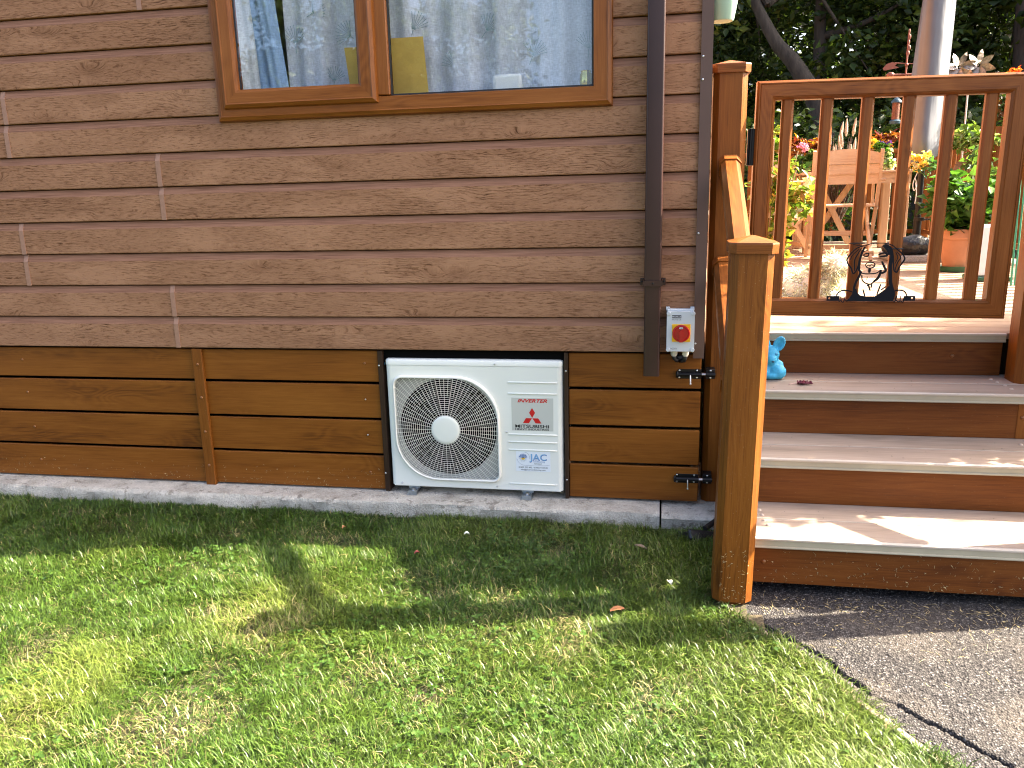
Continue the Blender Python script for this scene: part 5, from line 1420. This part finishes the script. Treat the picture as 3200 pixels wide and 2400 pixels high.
# lying dog
DOGM = NT('dog_coat'); dc = DOGM.obj()
DOGM.P(Base_Color=DOGM.ramp(DOGM.noise(dc, 16, 4, .6), [(.35, (.50, .49, .47)), (.6, (.66, .65, .63))]), Roughness=.95)
t = thing('dog', 'small white shaggy dog lying on the deck behind the gate', 'dog', (1.93, 1.27, DZ))
parts_ = [((-.30, 0, .07), (.10, .10, .07)), ((-.20, 0, .075), (.12, .11, .078)), ((-.08, 0, .075), (.12, .105, .075)), ((.03, 0, .085), (.10, .09, .085)), ((.095, 0, .115), (.065, .07, .085)), ((.125, -.01, .165), (.05, .055, .06)),
          ((.155, -.02, .205), (.056, .055, .050)), ((.197, -.03, .182), (.036, .036, .031)), ((.222, -.035, .170), (.020, .022, .018)),
          ((.13, -.05, .03), (.09, .03, .03)), ((.20, -.05, .025), (.05, .028, .025)), ((.13, .05, .03), (.09, .03, .03)), ((-.26, -.09, .05), (.10, .045, .05)), ((-.17, -.11, .03), (.08, .03, .028)), ((-.40, -.02, .06), (.08, .03, .03))]
m = MB()
for c, r in parts_: m.sph(c, r, 18, 12)
o = m.build('body', DOGM.m, t, smooth=80, local=True); rm = o.modifiers.new('r', 'REMESH'); rm.mode = 'VOXEL'; rm.voxel_size = .009; rm.use_smooth_shade = True
sm = o.modifiers.new('s', 'SMOOTH'); sm.iterations = 5; sm.factor = .5
for sy in (-1, 1):
    m = MB(); m.sph((.140, -.02 + .052 * sy, .190), (.026, .013, .045), 10, 8, Matrix.Rotation(.3, 3, 'Y')); m.build('ear', DOGM.m, t, smooth=60, local=True)
m = MB(); m.sph((.243, -.038, .170), .009, 8, 6); m.build('nose', BLACK, t, smooth=60, local=True)
g = np.random.default_rng(71); P = []; D = []
for c, r in parts_ + [((.140, -.072, .185), (.026, .013, .045)), ((.140, .032, .185), (.026, .013, .045))]:
    v = g.normal(size=(int(2300 * (r[0] * r[1] + r[0] * r[2] + r[1] * r[2]) * 14), 3)); v /= np.linalg.norm(v, axis=1, keepdims=True)
    P.append(np.array(c) + v * np.array(r) * 1.0); D.append(v * .85 + np.array((-.35, 0, -.45)))
P = np.concatenate(P); D = np.concatenate(D); k_ = P[:, 2] > .012; P, D = P[k_], D[k_]
tag(leafmesh('fur', P, .048, LEAFM, t, [(.60, .60, .58), (.72, .72, .70), (.36, .34, .31), (.50, .50, .48)], asp=.07, up=0, seed=72, dirs=D), kind='stuff')

# ------------------------------------------------------------------ trees
DG = [(.034, .058, .013), (.048, .080, .018), (.066, .100, .022), (.028, .046, .012)]
YG = [(.10, .13, .02), (.16, .17, .03), (.06, .09, .015), (.04, .06, .012)]
def tree(lab, base, trunk, r0, blobs, N, size, cols, seed, branches=(), group=None):
    t = thing('tree', lab, 'tree', base, 0, group)
    g = np.random.default_rng(seed)
    m = MB(); P = smoothpath(trunk, 5); n = len(P); m.tube(P, [r0 * (1 - .75 * i / (n - 1)) for i in range(n)], 9)
    for br, rr in branches:
        Q = smoothpath(br, 4); m.tube(Q, [rr * (1 - .7 * i / (len(Q) - 1)) for i in range(len(Q))], 7)
    tp = Vector(trunk[-1])
    for k in range(5):
        c = Vector(blobs[k % len(blobs)][0]); e = c + Vector(g.normal(size=3)) * .4
        m.tube([tuple(tp * .75 + Vector(trunk[0]) * .25), tuple((tp + e) / 2 + Vector((0, 0, .2))), tuple(e)], [r0 * .35, r0 * .22, r0 * .06], 6)
    m.build('trunk', BARK, t, smooth=60, local=True)
    tot = sum(b[1][0] * b[1][2] for b in blobs); PP = []
    for c, r in blobs: PP.append(clumpy(g, int(N * r[0] * r[2] / tot), c, r, max(10, int(46 * r[0] * r[2] / tot * len(blobs) * .5)), .26, .35))
    leafmesh('crown', np.concatenate(PP), size, LEAFM, t, cols, asp=.6, up=.25, seed=seed)
    return t
BZ = -.79
tree('leaning tree with bare curving trunk in the dark wood behind the tall gate post', (3.6, 9.2, BZ), [(.3, 0, 0), (-.25, 0, 2.3), (-.62, 0, 3.05), (-.95, 0, 3.45), (-1.32, 0, 4.2), (-1.5, 0, 5.2)], .16,
     [((-1.6, .6, 4.6), (1.5, 1.2, 1.3)), ((-.6, 1.0, 5.6), (1.8, 1.3, 1.5)), ((-1.7, .7, 3.3), (.7, .6, .6)), ((.2, .9, 2.6), (.9, .7, .9))], 6500, .13, YG + DG, 101)
tree('upright tree with straight trunk in the dark wood left of the parasol', (3.46, 10.2, BZ), [(0, 0, 0), (0, 0, 2.5), (-.05, 0, 4.2), (0, 0, 6.0)], .15,
     [((0, .5, 5.2), (1.9, 1.4, 1.7)), ((.9, .4, 3.4), (1.3, .9, 1.1)), ((-.9, .8, 3.2), (1.0, .8, .9)), ((.6, .9, 2.2), (1.2, .6, .9))], 7500, .13, DG, 102, [([(0, 0, 3.6), (.6, -.2, 3.75), (1.3, -.2, 4.1)], .06)])
tree('broad dark tree in the wood behind the parasol', (5.0, 10.4, BZ), [(0, 0, 0), (.1, 0, 2.4), (.0, 0, 5.4)], .17,
     [((0, 0, 5.0), (2.0, 1.6, 1.7)), ((-.3, -.2, 3.2), (1.5, 1.0, 1.1)), ((.9, .1, 2.3), (1.2, .8, 1.0))], 8000, .13, DG, 103)
tree('tall grey trunked tree at the right edge of the wood', (6.1, 9.8, BZ), [(0, 0, 0), (.02, 0, 2.4), (-.1, 0, 4.2), (0, 0, 6.0)], .20,
     [((.2, .4, 5.4), (2.0, 1.6, 1.6)), ((.8, .6, 3.4), (1.4, 1.0, 1.1)), ((-.9, .6, 3.3), (1.0, .8, 1.0)), ((.5, .5, 2.0), (1.3, .7, .8))], 7500, .13, DG, 104)
tree('small ivy clad tree deeper in the wood behind the hanging pot', (2.2, 12.0, BZ), [(0, 0, 0), (.1, 0, 2.4), (.0, 0, 5.4)], .15,
     [((0, 0, 4.8), (2.2, 1.4, 1.8)), ((-.2, -.2, 3.1), (1.6, 1.0, 1.2)), ((.6, .1, 2.0), (1.5, .8, 1.0))], 7500, .15, DG + YG[:1], 105)
tree('wide dark tree deeper in the wood between the trunks', (4.8, 13.4, BZ), [(0, 0, 0), (.1, 0, 2.6), (.0, 0, 6.2)], .2,
     [((0, 0, 5.4), (3.2, 1.4, 2.2)), ((-1.2, -.2, 3.0), (2.0, 1.0, 1.4)), ((1.6, .1, 2.8), (2.2, .8, 1.5))], 9500, .17, DG, 106)
tree('tall tree right of the wood, outside the picture', (8.6, 9.6, BZ), [(0, 0, 0), (.1, 0, 2.6), (.0, 0, 6.6)], .22,
     [((0, 0, 5.8), (2.4, 2.2, 2.4)), ((-.8, -.2, 3.2), (1.7, 1.4, 1.5)), ((1.0, .1, 3.0), (1.9, 1.2, 1.7))], 7000, .17, DG, 107)
tree('second tall tree right of the wood, outside the picture', (11.5, 10.4, BZ), [(0, 0, 0), (.1, 0, 3.0), (.0, 0, 8.0)], .25,
     [((0, 0, 7.4), (2.6, 2.4, 3.0)), ((-.8, -.2, 4.0), (2.0, 1.6, 1.9)), ((1.0, .1, 3.2), (2.2, 1.4, 2.0))], 7000, .20, DG, 108)
tree('light tree right of the deck that dapples the boards, outside the picture', (7.4, 1.55, BZ), [(0, 0, 0), (.05, 0, 2.0), (.0, 0, 5.0)], .10,
     [((0, 0, 4.3), (.8, .55, 1.1)), ((.2, .1, 3.2), (.6, .5, .7))], 1300, .13, YG, 109)
# undergrowth of the wood: one leafy mass
g = np.random.default_rng(120)
P = np.concatenate([np.stack([1.2 + 8.4 * g.random(9000), 7.6 + 1.2 * g.random(9000) + .5 * np.sin(np.arange(9000) * .01), BZ + 2.35 * g.random(9000) ** 1.1], -1),
                    np.stack([.5 + 12 * g.random(7000), 14.6 + .8 * g.random(7000), BZ + 6.6 * g.random(7000)], -1)])
sz = np.concatenate([np.full(9000, .11), np.full(7000, .36)])
tag(leafmesh('undergrowth', P, sz, LEAFM, None, DG, asp=.62, up=.2, seed=121), 'dark leafy undergrowth of the wood behind the deck', 'undergrowth', kind='stuff')
# unseen evergreen shrub, added beside the steps to shade the treads and lawn
t = thing('shade_caster_shrub', 'dense evergreen shrub added right of the steps as an unseen shade caster', 'shrub', (3.05, .22, GZ))
g = np.random.default_rng(131)
P = np.stack([.24 * (2 * g.random(5200) - 1), .30 * (2 * g.random(5200) - 1), .1 + 1.95 * g.random(5200)], -1)
leafmesh('foliage', P, .075, LEAFM, t, DG + [(.06, .10, .02)], asp=.55, up=.3, seed=132)
m = MB()
for k in range(6): m.tube([(.03 * math.cos(k), .03 * math.sin(k), 0), (.16 * math.cos(k), .2 * math.sin(k), 1.35)], [.018, .006], 6)
m.build('stem', BARK, t, local=True)
# trees across the lawn, behind the photographer, mirrored in the window
for k, (lab, x, y, s) in enumerate((('large tree across the lawn mirrored in the window', -4.6, -19, 1.25), ('second tree across the lawn mirrored in the window', -8.5, -21, 1.35), ('small tree across the lawn mirrored at the right of the window', .3, -25, .85), ('far left tree across the lawn behind the photographer', -13.5, -20, 1.3))):
    tree(lab, (x, y, BZ), [(0, 0, 0), (.1 * s, 0, 1.6 * s), (0, 0, 3.8 * s)], .22 * s, [((0, 0, 3.9 * s), (2.0 * s, 1.8 * s, 1.5 * s)), ((.5 * s, 0, 2.4 * s), (2.1 * s, 1.6 * s, 1.1 * s)), ((-.6 * s, .2, 3.0 * s), (1.9 * s, 1.5 * s, 1.3 * s))], 15000, .17 * s, [(.05, .08, .02), (.09, .12, .03), (.04, .06, .015)], 140 + k)

# ------------------------------------------------------------------ lawn grass
def grass_blades(N, xr, yr, hscale, seed, long=False):
    g = np.random.default_rng(seed)
    x = xr[0] + (xr[1] - xr[0]) * g.random(N); y = yr[0] + (yr[1] - yr[0]) * g.random(N)
    keep = (tri_side(x, y) < -.010 + .012 * g.random(N) ** 3 + .026 * np.clip(vnoise(x, y, 9, 33) * 2.4 - .7, 0, 1) * (y < -.92)) | ((y > -.75) & (x < 1.40))
    edge = -.105 - .030 * vnoise(x, y * 0, 6, 31)
    keep &= (y < edge)
    keep &= ~((x > 1.365) & (x < 1.505) & (y > -.755) & (y < -.61))
    bare = vnoise(x, y, 3.1, 11) * .6 + vnoise(x, y, 8.0, 12) * .4
    keep &= g.random(N) > np.clip((bare - .66) * 3.0, 0, .5)
    x, y, bare = x[keep], y[keep], bare[keep]; N = len(x)
    clump = vnoise(x, y, 9, 13); cl2 = vnoise(x, y, 2.3, 14)
    ang = 6.28 * (vnoise(x, y, 1.6, 15) * 1.2 + vnoise(x, y, 9, 16) * .9) + g.normal(size=N) * 1.1
    near = np.clip((y + .62) / .5, 0, 1)
    L = (.014 + .030 * clump ** 1.2 + .016 * g.random(N)) * hscale * (.75 + .5 * cl2) * (1 - .30 * np.clip((bare - .5) * 4, 0, 1)) * (1 + .25 * near * vnoise(x, y, 5, 19))
    tall = g.random(N) < .015; L = np.where(tall, L * 1.5, L)
    lean = np.clip(.85 + .42 * g.normal(size=N) + .5 * (vnoise(x, y, 4, 17) - .4), .1, 1.5)
    W = (.0007 + .0008 * g.random(N)) * (.8 + .5 * clump)
    if long:
        L = (.030 + .040 * g.random(N) * (.5 + .8 * clump)) * hscale * (.7 + .5 * cl2); W = .0009 + .0010 * g.random(N)
        lean = np.clip(1.08 + .25 * g.normal(size=N), .35, 1.5)
        ang = 6.28 * (vnoise(x, y, 1.9, 25) * 1.4 + vnoise(x, y, 6, 26) * .9) + g.normal(size=N) * 1.5
    d = np.stack([np.cos(ang), np.sin(ang), np.zeros(N)], -1); s = np.stack([-np.sin(ang), np.cos(ang), np.zeros(N)], -1)
    zb = GZ - .012 + .022 * vnoise(x, y, 5, 1) + .012 * vnoise(x, y, 14, 2) - .002
    b = np.stack([x, y, zb], -1); upv = np.array((0, 0, 1.0))
    d1 = d * np.sin(lean * .75)[:, None] + upv * np.cos(lean * .75)[:, None]
    l2 = np.minimum(lean * 1.45 + .15, 1.75)
    d2 = d * np.sin(l2)[:, None] + upv * np.cos(l2)[:, None]
    mid = b + d1 * (L * .55)[:, None]; tip = mid + d2 * (L * .5)[:, None]
    ww = W[:, None] * s
    V = np.stack([b - ww, b + ww, mid + ww * .8, mid - ww * .8, tip], 1).reshape(-1, 3)
    o = (np.arange(N) * 5)[:, None]
    Q = o + np.array([[0, 1, 2, 3]]); T = o + np.array([[3, 2, 4]])
    base = np.array((.066, .122, .016)); dk = np.array((.021, .052, .006)); dry = np.array((.27, .235, .105)); yel = np.array((.150, .188, .034))
    f = g.random((N, 1)); c = base * f + dk * (1 - f)
    yl_ = (np.clip((cl2 - .45) * 2.2, 0, 1) * .6 + .15 * g.random(N))[:, None]; c = c * (1 - yl_) + yel * yl_
    dr = (g.random(N) < (.04 + .34 * np.clip((bare - .62) * 4.5, 0, 1)))[:, None]; c = np.where(dr, dry * (.6 + .6 * g.random((N, 1))), c)
    c = c * (.6 + .8 * g.random((N, 1)))
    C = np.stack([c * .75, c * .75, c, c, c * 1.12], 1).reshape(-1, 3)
    return V, Q, T, C
def lawn():
    Vs, Qs, Ts, Cs = [], [], [], []; o = 0
    for N, xr, yr, hs, sd_, lg in ((270000, (-2.35, 2.15), (-2.05, -.10), .95, 201, False), (150000, (-2.35, 2.15), (-2.05, -.10), 1.0, 204, True), (30000, (-5.5, -2.35), (-4.5, -.10), 1.35, 202, False), (30000, (-2.35, 3.2), (-4.5, -2.05), 1.35, 203, False)):
        V, Q, T, C = grass_blades(N, xr, yr, hs, sd_, lg)
        Vs.append(V); Qs.append(Q + o); Ts.append(T + o); Cs.append(C); o += len(V)
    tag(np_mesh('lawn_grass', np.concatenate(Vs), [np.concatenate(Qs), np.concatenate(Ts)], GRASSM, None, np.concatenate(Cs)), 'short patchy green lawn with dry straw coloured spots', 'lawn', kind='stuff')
lawn()
# clover leaves in the lawn
g = np.random.default_rng(211)
cx = -2.0 + 4.0 * g.random(5200); cy = -1.95 + 1.8 * g.random(5200)
k_ = (vnoise(cx, cy, 2.4, 21) * .6 + vnoise(cx, cy, 7, 22) * .4 + .16 * (cx > .5) > .63) & (tri_side(cx, cy) < -.02); cx, cy = cx[k_], cy[k_]
P = []; D = []
for x, y in zip(cx, cy):
    z = GZ + .012 + .022 * random.random(); a0 = random.random() * 6.28
    for k in range(3):
        a = a0 + k * 2.094; P.append((x, y, z)); D.append((math.cos(a), math.sin(a), .15))
tag(leafmesh('clover', np.array(P), .012, GRASSM, None, [(.042, .090, .015), (.055, .105, .020), (.034, .072, .013)], asp=1.0, up=1.4, seed=212, fold=.1, dirs=np.array(D)), 'clover leaves scattered through the lawn', 'clover', kind='stuff')
# dry grass clippings on the asphalt, slab and lower boards
def clippings():
    g = np.random.default_rng(221); V = []; Q = []; C = []
    def put(p, d, L, w, nrm):
        d = Vector(d).normalized(); s = d.cross(Vector(nrm)).normalized() * w; p = Vector(p); k = len(V); b = p + d * L * .5 + Vector(nrm) * .0015
        V.extend([p - s, p + s, b + s, b - s, p + d * L + Vector((g.normal() * .004, g.normal() * .004, 0)), p + d * L + s]); Q.extend([(k, k + 1, k + 2, k + 3), (k + 3, k + 2, k + 5, k + 4)])
        c = np.array((.42, .34, .18)) * (.6 + .6 * g.random()); C.extend([c] * 6)
    for _ in range(420):
        x = 1.52 + 1.5 * g.random(); y = -.645 - .11 * abs(g.normal()) ; a = g.random() * 6.28
        put((x, y, GZ + .0085), (math.cos(a), math.sin(a), .12 * g.random()), .012 + .028 * g.random(), .0005, (0, 0, 1))
    for _ in range(150):
        x = 1.52 + 1.4 * g.random(); y = -.65 - .55 * g.random(); a = g.random() * 6.28
        if tri_side(x, y) > .05: put((x, y, GZ + .009), (math.cos(a), math.sin(a), .05), .008 + .02 * g.random(), .0005, (0, 0, 1))
    for _ in range(260):
        x = -2.1 + 2.05 * g.random(); z = -.648 + .10 * g.random() ** 2; a = g.random() * 6.28
        put((x, SY - .0012, z), (math.cos(a), 0, math.sin(a)), .003 + .008 * g.random(), .00035, (0, -1, 0))
    for _ in range(230):
        x = 1.53 + 1.2 * g.random(); z = -.675 + .12 * g.random() ** 1.6; a = g.random() * 6.28
        put((x, rys[0] - .0012, z), (math.cos(a), 0, math.sin(a)), .003 + .009 * g.random(), .0004, (0, -1, 0))
    for _ in range(70):
        x = 1.39 + .10 * g.random(); z = -.71 + .20 * g.random() ** 1.6; a = g.random() * 6.28
        put((x, -.7505, z), (math.cos(a), 0, math.sin(a)), .003 + .009 * g.random(), .0004, (0, -1, 0))
    for _ in range(60):
        k = int(g.integers(0, 3)); x = 1.6 + .95 * g.random(); y = noses[k][0] + .03 + .25 * g.random(); a = g.random() * 6.28
        put((x, y, noses[k][1] + .001), (math.cos(a), math.sin(a), 0), .002 + .007 * g.random(), .0005, (0, 0, 1)); C[-6:] = [np.array((.05, .045, .03))] * 6
    V2 = np.array([tuple(v) for v in V]); tag(np_mesh('grass_clippings', V2, [np.array(Q)], GRASSM, None, np.array(C)), 'dry grass clippings strewn on the asphalt and lower boards', 'clippings', kind='stuff')
clippings()
# black broom head beside the post
t = thing('broom_head', 'black bristle broom head lying by the concrete behind the front post', 'broom', (1.35, -.20, GZ))
m = MB(); m.box(-.085, .085, -.022, .022, .045, .065, .006); b_ = m.build('block', BLACK, t, local=True); b_.rotation_euler = (.9, .25, .5)
g = np.random.default_rng(231); m = MB()
for k in range(420):
    x = -.08 + .16 * g.random(); y = -.02 + .04 * g.random(); e = (x * 1.12 + .008 * g.normal(), y * 1.6 + .008 * g.normal(), -.02 + .01 * g.random())
    m.tube([(x, y, .046), e], .0011, 3, caps=False)
b_ = m.build('bristles', plain('black_bristle', (.014, .014, .016), .5), t, local=True, fix=False); b_.rotation_euler = (.9, .25, .5)
m = MB(); m.tube([(.02, 0, .05), (.22, .26, .10)], .012, 8); m.build('handle', BLACK, t, local=True, smooth=60)
# loose leaves and scraps on the lawn
def scrap(lab, name, x, y, z, L, W, col, a, cat='leaf'):
    m = MB(); n = 6; vs = []
    for i in range(n + 1):
        q = i / n; w = W * math.sin(math.pi * (.1 + .82 * q)); c = (L * (q - .5)); h = .006 * math.sin(math.pi * q) + .004
        vs += [(x + c * math.cos(a) - w * math.sin(a), y + c * math.sin(a) + w * math.cos(a), z + h + .006), (x + c * math.cos(a), y + c * math.sin(a), z + h), (x + c * math.cos(a) + w * math.sin(a), y + c * math.sin(a) - w * math.cos(a), z + h + .005)]
    m.add(vs, [(3 * i + k, 3 * i + k + 1, 3 * i + 4 + k, 3 * i + 3 + k) for i in range(n) for k in range(2)])
    tag(m.build(name, plain(lab[:18], col, .7), None, smooth=60), lab, cat)
LZ = GZ + .022
scrap('curled orange brown leaf on the lawn near the path edging', 'fallen_leaf', 1.06, -.86, LZ, .05, .013, (.32, .13, .05), .4)
scrap('dry grey brown leaf on the shaded lawn by the broom', 'fallen_leaf', 1.12, -.36, LZ, .055, .010, (.22, .15, .10), -.5)
scrap('small white scrap on the shaded lawn below the air conditioner', 'paper_scrap', .42, -.32, LZ, .022, .008, (.75, .74, .70), .2, 'scrap')
scrap('pale leaf on the lawn in front of the short front post', 'fallen_leaf', 1.23, -.66, LZ + .01, .03, .010, (.62, .60, .48), 1.9)
scrap('small red leaf on the shaded lawn', 'fallen_leaf', .27, -.52, LZ, .02, .007, (.25, .05, .04), .6)
scrap('tiny brown leaf on the lawn left of the air conditioner', 'fallen_leaf', -.10, -.34, LZ + .01, .018, .007, (.38, .17, .08), 1.2)
